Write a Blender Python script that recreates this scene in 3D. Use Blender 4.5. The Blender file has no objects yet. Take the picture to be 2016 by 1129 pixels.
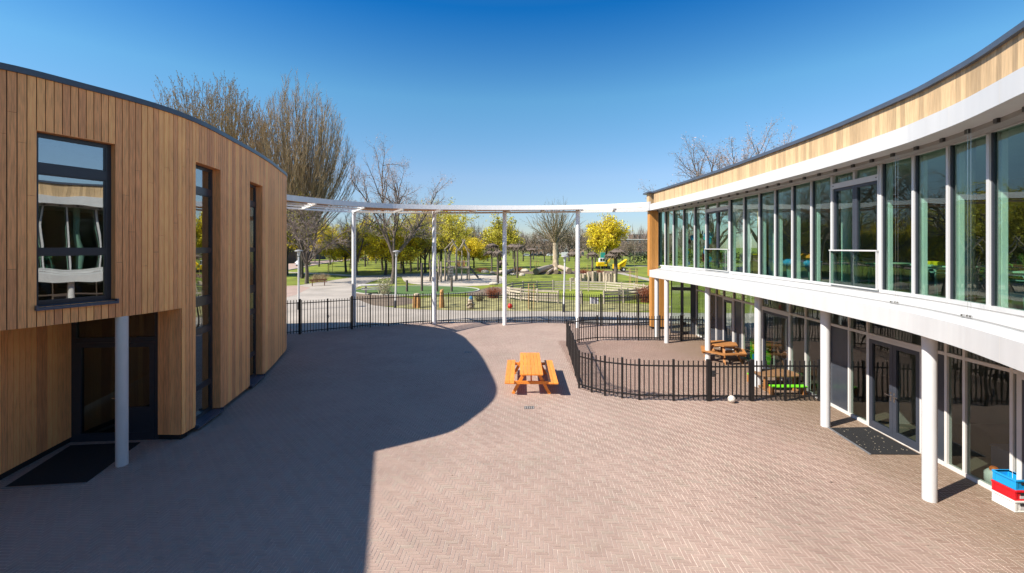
import bpy, math, random
import numpy as np
from mathutils import Vector, Matrix
random.seed(7)
rng = np.random.default_rng(7)
R = math.radians
scn = bpy.context.scene
COL = scn.collection

# ------------------------------------------------------------------ camera, world, sun, exposure
F, H, CX, CY = 860.0, 4.8, 1008.0, 487.0          # measured: focal length in photo pixels, eye height, principal column, horizon row
cam_d = bpy.data.cameras.new('camera')
cam = bpy.data.objects.new('camera', cam_d); COL.objects.link(cam)
cam.location = (0, 0, H); cam.rotation_euler = (R(90), 0, 0)
cam_d.sensor_width = 36; cam_d.lens = 36 * F / 2016
cam_d.shift_y = -(564.5 - CY) / 2016
cam_d.clip_start = 0.1; cam_d.clip_end = 4000
scn.camera = cam

SUN_EL = 44.0
SUN_AZ = (0.912, 0.410)                            # horizontal travel direction of the light
w = bpy.data.worlds.new('World'); scn.world = w; w.use_nodes = True
nt = w.node_tree
bg = nt.nodes['Background']
sky = nt.nodes.new('ShaderNodeTexSky'); sky.sky_type = 'NISHITA'; sky.sun_disc = False
sky.sun_elevation = R(SUN_EL)
sky.sun_rotation = math.atan2(-SUN_AZ[0], -SUN_AZ[1])
sky.altitude = 0; sky.air_density = 1.0; sky.dust_density = 0.1; sky.ozone_density = 2.0
hs = nt.nodes.new('ShaderNodeHueSaturation'); hs.inputs['Saturation'].default_value = 1.18; hs.inputs['Hue'].default_value = 0.495
nt.links.new(sky.outputs[0], hs.inputs['Color']); bg.inputs[1].default_value = 0.1
wtc = nt.nodes.new('ShaderNodeTexCoord'); wsp = nt.nodes.new('ShaderNodeSeparateXYZ'); wcr = nt.nodes.new('ShaderNodeValToRGB'); wmx = nt.nodes.new('ShaderNodeMix')
wmx.data_type = 'RGBA'; wmx.blend_type = 'MULTIPLY'; wmx.inputs[0].default_value = 1
we = wcr.color_ramp.elements
for _ in range(4): we.new(0.5)
for e_, (p_, c_) in zip(we, ((0.0, (0.44, 0.46, 0.56)), (0.06, (0.53, 0.56, 0.67)), (0.157, (0.79, 0.74, 0.80)), (0.317, (0.66, 0.90, 0.91)), (0.48, (0.06, 0.54, 0.88)), (0.62, (0.62, 0.78, 0.90)))): e_.position = p_; e_.color = (*c_, 1)
nt.links.new(wtc.outputs['Generated'], wsp.inputs[0]); nt.links.new(wsp.outputs[2], wcr.inputs[0])
nt.links.new(hs.outputs[0], wmx.inputs[6]); nt.links.new(wcr.outputs[0], wmx.inputs[7]); nt.links.new(wmx.outputs[2], bg.inputs[0])
sd = bpy.data.lights.new('sun', 'SUN'); sd.energy = 4.5; sd.angle = R(0.5); sd.color = (1.0, 0.93, 0.83)
sun = bpy.data.objects.new('sun', sd); COL.objects.link(sun)
c = math.cos(R(SUN_EL)); n_ = math.hypot(*SUN_AZ)
sun.rotation_euler = Vector((SUN_AZ[0] / n_ * c, SUN_AZ[1] / n_ * c, -math.sin(R(SUN_EL)))).to_track_quat('-Z', 'Y').to_euler()
sun.location = (-40, -20, 60)
scn.view_settings.view_transform = 'Standard'; scn.view_settings.look = 'None'
scn.view_settings.exposure = 0.9; scn.view_settings.gamma = 1.0
scn.render.engine = 'CYCLES'
cy = scn.cycles
cy.max_bounces = 10; cy.diffuse_bounces = 4; cy.glossy_bounces = 4; cy.transmission_bounces = 6; cy.transparent_max_bounces = 24
cy.caustics_reflective = False; cy.blur_glossy = 0.5; cy.caustics_refractive = False
cy.use_denoising = True
cy.sample_clamp_indirect = 6.0

# ------------------------------------------------------------------ measuring helpers
def G(px, py, z=0.0):
    Y = F * (H - z) / (py - CY)
    return ((px - CX) * Y / F, Y)
def AT(px, py, Y):
    return ((px - CX) * Y / F, Y, H - (py - CY) * Y / F)

# ------------------------------------------------------------------ materials
def new_mat(name):
    m = bpy.data.materials.new(name); m.use_nodes = True
    return m, m.node_tree, m.node_tree.nodes['Principled BSDF']
def pm(name, col, rough=0.6, var=0.0, noise=None, stretch=(1, 1, 1), bump=None, metal=0.0, spec=0.5, hue=0.0, noise2=None, sheen=None, trans=None):
    """procedural surface: base colour x per-face 'tone' variation x one or two noises, optional bump"""
    m, t, b = new_mat(name); L = t.links.new; N = t.nodes.new
    b.inputs['Roughness'].default_value = rough; b.inputs['Metallic'].default_value = metal
    b.inputs['Specular IOR Level'].default_value = spec
    rgb = N('ShaderNodeRGB'); rgb.outputs[0].default_value = (*col, 1); out = rgb.outputs[0]
    tc = N('ShaderNodeTexCoord'); mp = N('ShaderNodeMapping'); mp.inputs['Scale'].default_value = stretch
    L(tc.outputs['Object'], mp.inputs[0])
    def mul(out, fac_socket, lo, hi, f0=0.0, f1=1.0):
        mr = N('ShaderNodeMapRange'); mr.inputs[1].default_value = f0; mr.inputs[2].default_value = f1
        mr.inputs[3].default_value = lo; mr.inputs[4].default_value = hi
        L(fac_socket, mr.inputs[0])
        mx = N('ShaderNodeMix'); mx.data_type = 'RGBA'; mx.blend_type = 'MULTIPLY'; mx.inputs[0].default_value = 1
        L(out, mx.inputs[6]); L(mr.outputs[0], mx.inputs[7]); return mx.outputs[2]
    if var or hue:
        at = N('ShaderNodeAttribute'); at.attribute_name = 'tone'
        if hue:
            hs = N('ShaderNodeHueSaturation')
            mr = N('ShaderNodeMapRange'); mr.inputs[3].default_value = 0.5 - hue; mr.inputs[4].default_value = 0.5 + hue
            L(at.outputs['Fac'], mr.inputs[0]); L(mr.outputs[0], hs.inputs['Hue']); L(out, hs.inputs['Color']); out = hs.outputs[0]
        out = mul(out, at.outputs['Fac'], 1 - var, 1 + var)
    if noise:
        nz = N('ShaderNodeTexNoise'); nz.inputs['Scale'].default_value = noise[0]; nz.inputs['Detail'].default_value = 6
        L(mp.outputs[0], nz.inputs[0]); out = mul(out, nz.outputs[0], 1 - noise[1], 1 + noise[1], 0.3, 0.7)
    if noise2:
        nz2 = N('ShaderNodeTexNoise'); nz2.inputs['Scale'].default_value = noise2[0]; nz2.inputs['Detail'].default_value = 3
        L(tc.outputs['Object'], nz2.inputs[0]); out = mul(out, nz2.outputs[0], 1 - noise2[1], 1 + noise2[1], 0.3, 0.7)
    L(out, b.inputs['Base Color'])
    if bump:
        nb = N('ShaderNodeTexNoise'); nb.inputs['Scale'].default_value = bump[0]; nb.inputs['Detail'].default_value = 4
        L(mp.outputs[0], nb.inputs[0])
        bp = N('ShaderNodeBump'); bp.inputs['Strength'].default_value = bump[1]; bp.inputs['Distance'].default_value = 0.02
        L(nb.outputs[0], bp.inputs['Height']); L(bp.outputs[0], b.inputs['Normal'])
    if trans:
        tr = N('ShaderNodeBsdfTranslucent'); L(out, tr.inputs[0])
        mx = N('ShaderNodeMixShader'); mx.inputs[0].default_value = trans
        L(b.outputs[0], mx.inputs[1]); L(tr.outputs[0], mx.inputs[2])
        L(mx.outputs[0], t.nodes['Material Output'].inputs[0])
    return m
def glass(name, tint, base, rough=0.0, dirt=0.0):
    """window pane: tinted see-through plus mirror reflection rising towards grazing, same from both sides"""
    m, t, b = new_mat(name); L = t.links.new; N = t.nodes.new
    t.nodes.remove(b)
    tr = N('ShaderNodeBsdfTransparent'); tr.inputs[0].default_value = (*tint, 1)
    gl = N('ShaderNodeBsdfGlossy'); gl.inputs['Roughness'].default_value = rough; gl.inputs[0].default_value = (0.95, 0.97, 0.96, 1)
    lw = N('ShaderNodeLayerWeight'); lw.inputs[0].default_value = 0.5
    p = N('ShaderNodeMath'); p.operation = 'POWER'; p.inputs[1].default_value = 4.0; L(lw.outputs['Facing'], p.inputs[0])
    mr = N('ShaderNodeMapRange'); mr.inputs[3].default_value = base; mr.inputs[4].default_value = 0.92; L(p.outputs[0], mr.inputs[0])
    tc = N('ShaderNodeTexCoord'); nz = N('ShaderNodeTexNoise'); nz.inputs['Scale'].default_value = 0.9; nz.inputs['Detail'].default_value = 1.0; L(tc.outputs['Object'], nz.inputs[0])
    bp = N('ShaderNodeBump'); bp.inputs['Strength'].default_value = 0.35; bp.inputs['Distance'].default_value = 0.02; L(nz.outputs[0], bp.inputs['Height']); L(bp.outputs[0], gl.inputs['Normal'])
    mx = N('ShaderNodeMixShader'); L(mr.outputs[0], mx.inputs[0]); L(tr.outputs[0], mx.inputs[1]); L(gl.outputs[0], mx.inputs[2])
    L(mx.outputs[0], t.nodes['Material Output'].inputs[0])
    return m
def ramp_tone(name, cols, rough=0.6):
    """colour picked per face from a short palette by 'tone'"""
    m, t, b = new_mat(name); L = t.links.new; N = t.nodes.new
    at = N('ShaderNodeAttribute'); at.attribute_name = 'tone'
    cr = N('ShaderNodeValToRGB'); cr.color_ramp.interpolation = 'CONSTANT'
    el = cr.color_ramp.elements
    while len(el) < len(cols): el.new(0.5)
    for i, cc in enumerate(cols): el[i].position = i / len(cols); el[i].color = (*cc, 1)
    L(at.outputs['Fac'], cr.inputs[0]); L(cr.outputs[0], b.inputs['Base Color']); b.inputs['Roughness'].default_value = rough
    return m

# ------------------------------------------------------------------ mesh builder
class MB:
    def __init__(s): s.v = []; s.f = []; s.t = []; s.m = []
    def face(s, pts, tone=0.5, m=0):
        i = len(s.v); s.v += [tuple(p) for p in pts]; s.f.append(tuple(range(i, i + len(pts)))); s.t.append(tone); s.m.append(m)
    def mesh(s, vs, fs, tone=0.5, m=0):
        i = len(s.v); s.v += [tuple(p) for p in vs]
        for f in fs: s.f.append(tuple(k + i for k in f)); s.t.append(tone); s.m.append(m)
    def hexa(s, p, tone=0.5, m=0):
        s.mesh(p, [(3, 2, 1, 0), (4, 5, 6, 7), (0, 1, 5, 4), (1, 2, 6, 5), (2, 3, 7, 6), (3, 0, 4, 7)], tone, m)
    def box(s, cx, cy, cz, sx, sy, sz, rz=0.0, tone=0.5, m=0):
        a, b = math.cos(rz), math.sin(rz); P = []
        for dz in (-sz / 2, sz / 2):
            for dx, dy in ((-1, -1), (1, -1), (1, 1), (-1, 1)):
                x, y = dx * sx / 2, dy * sy / 2
                P.append((cx + x * a - y * b, cy + x * b + y * a, cz + dz))
        s.hexa(P, tone, m)
    def beam(s, p, q, w, h, tone=0.5, m=0, up=(0, 0, 1)):
        p, q = Vector(p), Vector(q); d = (q - p).normalized(); u = Vector(up)
        sd_ = d.cross(u)
        if sd_.length < 1e-4: sd_ = d.cross(Vector((0, 1, 0)))
        sd_.normalize(); u = sd_.cross(d).normalized(); P = []
        for e in (p, q):
            for a, b in ((-1, -1), (1, -1), (1, 1), (-1, 1)): P.append(e + sd_ * (a * w / 2) + u * (b * h / 2))
        s.mesh(P, [(0, 1, 2, 3), (7, 6, 5, 4), (4, 5, 1, 0), (5, 6, 2, 1), (6, 7, 3, 2), (7, 4, 0, 3)], tone, m)
    def tube(s, pts, rad, n=8, tone=0.5, m=0, cap=True):
        pts = [Vector(p) for p in pts]
        if not hasattr(rad, '__len__'): rad = [rad] * len(pts)
        base = len(s.v); K = len(pts); ref = None
        for i, p in enumerate(pts):
            d = (pts[min(i + 1, K - 1)] - pts[max(i - 1, 0)])
            d = d.normalized() if d.length > 1e-9 else Vector((0, 0, 1))
            if ref is None: ref = Vector((1, 0, 0)) if abs(d.x) < 0.8 else Vector((0, 1, 0))
            a = d.cross(ref)
            if a.length < 1e-5: a = d.cross(Vector((0.3, 1, 0.2)))
            a.normalize(); b = d.cross(a); ref = b.cross(d) if False else ref
            for k in range(n):
                th = 2 * math.pi * k / n
                s.v.append(tuple(p + (a * math.cos(th) + b * math.sin(th)) * rad[i]))
        for i in range(K - 1):
            for k in range(n):
                k2 = (k + 1) % n; o = base + i * n; o2 = o + n
                s.f.append((o + k, o + k2, o2 + k2, o2 + k)); s.t.append(tone); s.m.append(m)
        if cap:
            s.f.append(tuple(base + k for k in range(n))[::-1]); s.t.append(tone); s.m.append(m)
            s.f.append(tuple(base + (K - 1) * n + k for k in range(n))); s.t.append(tone); s.m.append(m)
    def prism(s, poly, z0, z1, tone=0.5, m=0):
        n = len(poly); V_ = [(x, y, z0) for x, y in poly] + [(x, y, z1) for x, y in poly]
        s.mesh(V_, [tuple(range(n))[::-1], tuple(range(n, 2 * n))] + [(i, (i + 1) % n, n + (i + 1) % n, n + i) for i in range(n)], tone, m)
    def lathe(s, prof, c, n=16, tone=0.5, m=0):
        base = len(s.v)
        for r, z in prof:
            for k in range(n):
                th = 2 * math.pi * k / n; s.v.append((c[0] + r * math.cos(th), c[1] + r * math.sin(th), c[2] + z))
        for i in range(len(prof) - 1):
            for k in range(n):
                o = base + i * n; k2 = (k + 1) % n
                s.f.append((o + k, o + k2, o + n + k2, o + n + k)); s.t.append(tone); s.m.append(m)
        s.f.append(tuple(base + k for k in range(n))[::-1]); s.t.append(tone); s.m.append(m)
        o = base + (len(prof) - 1) * n
        s.f.append(tuple(o + k for k in range(n))); s.t.append(tone); s.m.append(m)
    def blob(s, c, r, seed=0, rough=0.15, sub=2, tone=0.5, m=0, zmin=None):
        import bmesh
        bm = bmesh.new(); bmesh.ops.create_icosphere(bm, subdivisions=sub, radius=1.0)
        rr = random.Random(seed); ph = [rr.uniform(0, 6.3) for _ in range(9)]
        bm.verts.ensure_lookup_table(); vs = []
        for v in bm.verts:
            x, y, z = v.co
            k = 1 + rough * (math.sin(3 * x + ph[0]) + math.sin(3.7 * y + ph[1]) + math.sin(4.1 * z + ph[2]) + 0.6 * math.sin(7 * x + 6 * y + ph[3]) + 0.5 * math.sin(9 * z - 7 * y + ph[4])) / 2
            q = [c[0] + x * r[0] * k, c[1] + y * r[1] * k, c[2] + z * r[2] * k]
            if zmin is not None: q[2] = max(q[2], zmin)
            vs.append(q)
        fs = [tuple(v.index for v in f.verts) for f in bm.faces]; bm.free()
        s.mesh(vs, fs, tone, m)
    def add(s, o, mat=None):
        i = len(s.v)
        s.v += [tuple(mat @ Vector(p)) for p in o.v] if mat is not None else o.v
        s.f += [tuple(k + i for k in f) for f in o.f]; s.t += o.t; s.m += o.m
    def data(s, name, mats, smooth=None):
        me = bpy.data.meshes.new(name); me.from_pydata(s.v, [], s.f)
        at = me.attributes.new('tone', 'FLOAT', 'FACE'); at.data.foreach_set('value', np.array(s.t, dtype=np.float32))
        for mm in (mats if isinstance(mats, (list, tuple)) else [mats]): me.materials.append(mm)
        me.polygons.foreach_set('material_index', np.array(s.m, dtype=np.int32))
        me.update()
        if smooth is not None:
            me.polygons.foreach_set('use_smooth', np.ones(len(s.f), dtype=bool)); me.set_sharp_from_angle(angle=R(smooth))
        return me
    def build(s, name, mats, parent=None, smooth=None, bevel=0.0, loc=None):
        me = s.data(name, mats, smooth)
        o = bpy.data.objects.new(name, me); COL.objects.link(o)
        if parent is not None: o.parent = parent
        if loc is not None: o.location = loc
        if bevel:
            b = o.modifiers.new('bevel', 'BEVEL'); b.width = bevel; b.segments = 2; b.limit_method = 'ANGLE'; b.angle_limit = R(40)
        return o
def tag(o, label=None, cat=None, group=None, kind=None):
    if label: o['label'] = label
    if cat: o['category'] = cat
    if group: o['group'] = group
    if kind: o['kind'] = kind
    return o
def thing(name, label, cat, loc=(0, 0, 0), rz=0.0, group=None):
    o = bpy.data.objects.new(name, None); COL.objects.link(o); o.location = loc; o.rotation_euler = (0, 0, rz)
    o.empty_display_size = 0.2
    return tag(o, label, cat, group)
def dup(o, parent=None):
    c_ = o.copy(); COL.objects.link(c_)
    if parent is not None: c_.parent = parent
    for ch in list(o.children): dup(ch, c_)
    return c_

class Curve:
    """smooth plan curve through (x, y) points, sampled by arc length"""
    def __init__(s, pts, step=0.04):
        P = [np.array(p, float) for p in pts]; P = [2 * P[0] - P[1]] + P + [2 * P[-1] - P[-2]]
        out = []
        for i in range(1, len(P) - 2):
            a, b, c_, d = P[i - 1:i + 3]; n = max(2, int(np.linalg.norm(c_ - b) / step))
            for k in range(n):
                t = k / n
                out.append(0.5 * ((2 * b) + (c_ - a) * t + (2 * a - 5 * b + 4 * c_ - d) * t * t + (3 * b - a - 3 * c_ + d) * t ** 3))
        out.append(P[-2]); s.p = np.array(out)
        s.s = np.concatenate([[0], np.cumsum(np.linalg.norm(np.diff(s.p, axis=0), axis=1))]); s.len = s.s[-1]
    def at(s, q): return (float(np.interp(q, s.s, s.p[:, 0])), float(np.interp(q, s.s, s.p[:, 1])))
    def nrm(s, q):
        a, b = np.array(s.at(max(q - 0.15, 0))), np.array(s.at(min(q + 0.15, s.len))); t = (b - a) / np.linalg.norm(b - a)
        return (t[1], -t[0])
    def off(s, q, d):
        x, y = s.at(q); n = s.nrm(q); return (x + n[0] * d, y + n[1] * d)
    def s_px(s, px, lo=0.0, hi=1e9):
        k = (px - CX) / F; g = s.p[:, 0] - k * s.p[:, 1]
        best = None
        for i in range(len(g) - 1):
            if lo <= s.s[i] <= hi and (g[i] <= 0) != (g[i + 1] <= 0):
                q = s.s[i] + (s.s[i + 1] - s.s[i]) * g[i] / (g[i] - g[i + 1])
                if best is None or s.at(q)[1] < s.at(best)[1]: best = q
        return best
    def s_y(s, Y):
        i = int(np.argmin(np.abs(s.p[:, 1] - Y))); return float(s.s[i])
    def grid(s, mb, prof, q0, q1, step=0.4, tone=None, m=0, ends=True):
        """sweep an open profile [(offset, z)] along the curve"""
        n = max(1, int(round((q1 - q0) / step))); qs = [q0 + (q1 - q0) * i / n for i in range(n + 1)]
        rows = [[(*s.off(q, d), z) for d, z in prof] for q in qs]
        for i in range(n):
            for k in range(len(prof) - 1):
                mb.face([rows[i][k], rows[i + 1][k], rows[i + 1][k + 1], rows[i][k + 1]], random.random() if tone is None else tone, m)
        if ends and len(prof) > 3:
            mb.face(rows[0], 0.5, m); mb.face(rows[-1][::-1], 0.5, m)

class Face:
    """a flat wall face from plan point a to b; d is depth along the right-hand normal"""
    def __init__(s, a, b):
        s.a = np.array(a[:2], float); s.b = np.array(b[:2], float); s.w = float(np.linalg.norm(s.b - s.a)); s.u = (s.b - s.a) / s.w; s.n = np.array([s.u[1], -s.u[0]])
    def pt(s, u, z, d): q = s.a + s.u * u + s.n * d; return (float(q[0]), float(q[1]), z)
    def bar(s, mb, u0, u1, z0, z1, d0, d1, tone=0.5, m=0):
        mb.hexa([s.pt(u0, z0, d0), s.pt(u1, z0, d0), s.pt(u1, z0, d1), s.pt(u0, z0, d1), s.pt(u0, z1, d0), s.pt(u1, z1, d0), s.pt(u1, z1, d1), s.pt(u0, z1, d1)], tone, m)

# ------------------------------------------------------------------ palette
M = {}
M['larch'] = pm('larch boards', (0.96, 0.435, 0.165), 0.62, var=0.21, hue=0.007, noise=(14, 0.20), noise2=(0.9, 0.07), stretch=(3, 3, 0.22), bump=(30, 0.12))
M['larch_pale'] = pm('weathered larch boards', (0.52, 0.36, 0.20), 0.65, var=0.22, noise=(14, 0.14), stretch=(3, 3, 0.25), bump=(30, 0.1))
M['larch_orange'] = pm('oiled larch boards', (0.52, 0.24, 0.06), 0.5, var=0.14, noise=(14, 0.14), stretch=(3, 3, 0.22), bump=(30, 0.1))
M['membrane'] = pm('black membrane', (0.012, 0.012, 0.013), 0.9)
M['trim'] = pm('dark roof trim', (0.065, 0.08, 0.11), 0.35, noise=(3, 0.12))
M['alu'] = pm('anthracite aluminium', (0.028, 0.033, 0.045), 0.32, noise=(8, 0.08))
M['alu_sill'] = pm('slate blue aluminium sill', (0.07, 0.085, 0.12), 0.35, noise=(8, 0.1))
M['alu_grey'] = pm('grey blue aluminium', (0.045, 0.052, 0.07), 0.35, noise=(8, 0.06))
M['panel'] = pm('dark grey infill panel', (0.045, 0.052, 0.066), 0.22, noise=(4, 0.06))
M['white'] = pm('white coated sheet', (0.57, 0.57, 0.568), 0.35, var=0.05, noise=(1.6, 0.045), stretch=(3, 3, 0.35), noise2=(0.35, 0.03))
M['white_steel'] = pm('white painted steel', (0.62, 0.62, 0.62), 0.3, noise=(3.0, 0.05), stretch=(2, 2, 0.6), bump=(6, 0.02))
M['sunlit_white'] = pm('sunlit white paint', (0.86, 0.86, 0.855), 0.25, noise=(3.0, 0.04), stretch=(2, 2, 0.6))  # white with sunlight put into the colour, brightens faces the sun only grazes
M['soffit'] = pm('soffit board', (0.62, 0.60, 0.57), 0.7, noise=(2, 0.04))
M['gutter'] = pm('grey blind box', (0.30, 0.29, 0.28), 0.5, noise=(5, 0.06))
M['black_steel'] = pm('black powder coated steel', (0.013, 0.013, 0.014), 0.38, noise=(10, 0.15))
M['dark_metal'] = pm('dark metal', (0.03, 0.03, 0.032), 0.4)
M['chrome'] = pm('brushed steel', (0.6, 0.6, 0.6), 0.25, metal=1.0)
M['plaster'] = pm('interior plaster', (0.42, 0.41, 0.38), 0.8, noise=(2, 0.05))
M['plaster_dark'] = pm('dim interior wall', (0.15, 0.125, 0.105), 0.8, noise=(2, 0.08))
M['ceiling'] = pm('interior ceiling tile', (0.55, 0.55, 0.53), 0.85, noise=(3, 0.04))
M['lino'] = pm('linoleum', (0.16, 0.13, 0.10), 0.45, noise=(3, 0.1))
M['g_left'] = glass('reflective glazing', (0.62, 0.66, 0.64), 0.30)
M['g_up'] = glass('green tinted glazing', (0.73, 0.86, 0.805), 0.06)
M['g_low'] = glass('tinted ground glazing', (0.74, 0.80, 0.77), 0.055)
M['g_door'] = glass('dark door glazing', (0.50, 0.54, 0.52), 0.10)
M['mat'] = pm('black entrance matting', (0.010, 0.010, 0.011), 0.95, noise=(60, 0.3), bump=(120, 0.6))
M['alu_edge'] = pm('mat edging', (0.32, 0.33, 0.35), 0.4, metal=0.6)

# ------------------------------------------------------------------ the ground
M['grass'] = pm('short grass', (0.165, 0.195, 0.012), 0.9, noise=(0.5, 0.38), noise2=(0.12, 0.25), bump=(25, 0.5))
M['soil'] = pm('bare soil and mulch', (0.17, 0.125, 0.085), 0.95, noise=(1.5, 0.3), bump=(20, 0.5))
M['worn'] = pm('worn lawn', (0.26, 0.235, 0.095), 0.95, noise=(1.6, 0.45), noise2=(0.6, 0.35), bump=(20, 0.5))
M['sand'] = pm('play sand', (0.50, 0.43, 0.34), 0.95, noise=(1.2, 0.16), bump=(15, 0.5))
M['asphalt'] = pm('pale asphalt', (0.37, 0.325, 0.275), 0.9, noise=(30, 0.12), noise2=(0.35, 0.16), bump=(90, 0.3))
M['clinker_far'] = pm('pink paving', (0.38, 0.27, 0.22), 0.9, noise=(8, 0.12), noise2=(0.5, 0.12))
M['rubber'] = pm('green safety turf', (0.075, 0.14, 0.03), 0.95, noise=(3, 0.2), bump=(30, 0.4))
M['kerb'] = pm('concrete kerb', (0.42, 0.40, 0.37), 0.85, noise=(3, 0.12))
M['joint'] = pm('jointing sand', (0.66, 0.54, 0.45), 0.95, noise=(6, 0.15), noise2=(0.5, 0.2))

def sheet(name, poly, z, mt, kind='structure', clip=None):
    mb = MB(); mb.face([(x, y, z) for x, y in poly]); return tag(mb.build(name, mt), kind=kind)
sheet('ground', [(-1800, -120), (1800, -120), (1800, 2500), (-1800, 2500)], -0.05, M['grass'])

def smooth_poly(pts, n=8):
    P = [np.array(p, float) for p in pts]; k = len(P); out = []
    for i in range(k):
        a, b, c_, d = P[(i - 1) % k], P[i], P[(i + 1) % k], P[(i + 2) % k]
        for j in range(n):
            t = j / n
            q = 0.5 * ((2 * b) + (c_ - a) * t + (2 * a - 5 * b + 4 * c_ - d) * t * t + (3 * b - a - 3 * c_ + d) * t ** 3)
            out.append((float(q[0]), float(q[1])))
    return out
# surfaces beyond the fence
sheet('asphalt_path', [(-40, 21.8), (-12, 23.3), (30, 23.3), (60, 27), (60, 31.0), (24, 31.6), (12, 32.0), (4, 32.8), (-4, 33.2), (-8, 34.0), (-11.5, 36.2), (-15.4, 42), (-18.2, 50), (-19.4, 58), (-20, 66), (-18, 72), (-10, 76), (-9, 80), (-20, 80), (-25, 73), (-26.5, 62), (-27, 55), (-30, 50), (-40, 47)], -0.020, M['asphalt'])
sheet('paved_square', [(-40, 38), (-21.5, 38.5), (-21.8, 44), (-24, 52), (-27, 55), (-30, 53.5), (-40, 52)], -0.016, M['clinker_far'])
sheet('planting_bed', smooth_poly([(-13.0, 37.6), (-10.2, 35.8), (-8.4, 38.0), (-9.8, 41.5), (-15.8, 47.5), (-16.6, 45)], 6), -0.030, M['soil'])
sheet('worn_lawn', smooth_poly([(-9.5, 35.4), (-4, 33.4), (4, 33.0), (9, 32.8), (13, 36), (6, 39.5), (1, 44), (-3, 42.5), (-8, 42)], 6), -0.034, M['worn'])
sheet('mud_track', smooth_poly([(-4.6, 44.0), (-2.5, 43.2), (0.5, 46), (1.0, 50), (-2, 53), (-3.8, 49)], 6), -0.030, M['soil'])
sheet('sand_pit', smooth_poly([(-16.5, 66), (-13, 57.5), (-6, 54.5), (-1.5, 58), (-1.0, 68), (-4, 77), (-12, 80), (-18, 75)], 8), -0.028, M['sand'])
EL = [(-10.6 + 6.9 * math.cos(t), 48.9 + 5.2 * math.sin(t)) for t in np.linspace(0, 2 * math.pi, 48, endpoint=False)]
sheet('safety_turf', EL, -0.012, M['rubber'])
mb = MB()
for i in range(48):
    a, b = EL[i], EL[(i + 1) % 48]
    mb.beam((a[0], a[1], -0.02), (b[0], b[1], -0.02), 0.16, 0.14)
tag(mb.build('turf_kerb', M['kerb']), kind='structure')
sheet('heather_bed', [(-4, 79), (6, 79), (14, 78), (24, 84), (24, 90), (10, 88), (-4, 86)], -0.030, M['soil'])
sheet('footpath', [(19.6, 62), (21.2, 62), (20.9, 82), (19.4, 82)], -0.024, M['asphalt'])
sheet('far_footpath', [(26, 108), (70, 118), (70, 121), (26, 110.5)], -0.024, M['asphalt'])
sheet('street', [(-44, 70), (-46.5, 90), (-56, 131), (-60.5, 168), (-64, 260), (-72, 260), (-69.5, 168), (-66, 131), (-57, 90), (-54, 70)], -0.020, M['clinker_far'])
mb = MB()
for a, b in (((-44, 70), (-46.5, 90)), ((-46.5, 90), (-56, 131)), ((-56, 131), (-60.5, 168)), ((-60.5, 168), (-64, 260))):
    mb.beam((a[0], a[1], 0.02), (b[0], b[1], 0.02), 0.35, 0.16)
tag(mb.build('street_kerb', M['kerb']), kind='structure')
sheet('lawn_path', [(-45, 84), (-45, 86), (-36, 81.2), (-28, 76.2), (-24.5, 72.5), (-25.5, 71), (-30, 75)], -0.022, M['sand'])

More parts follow.
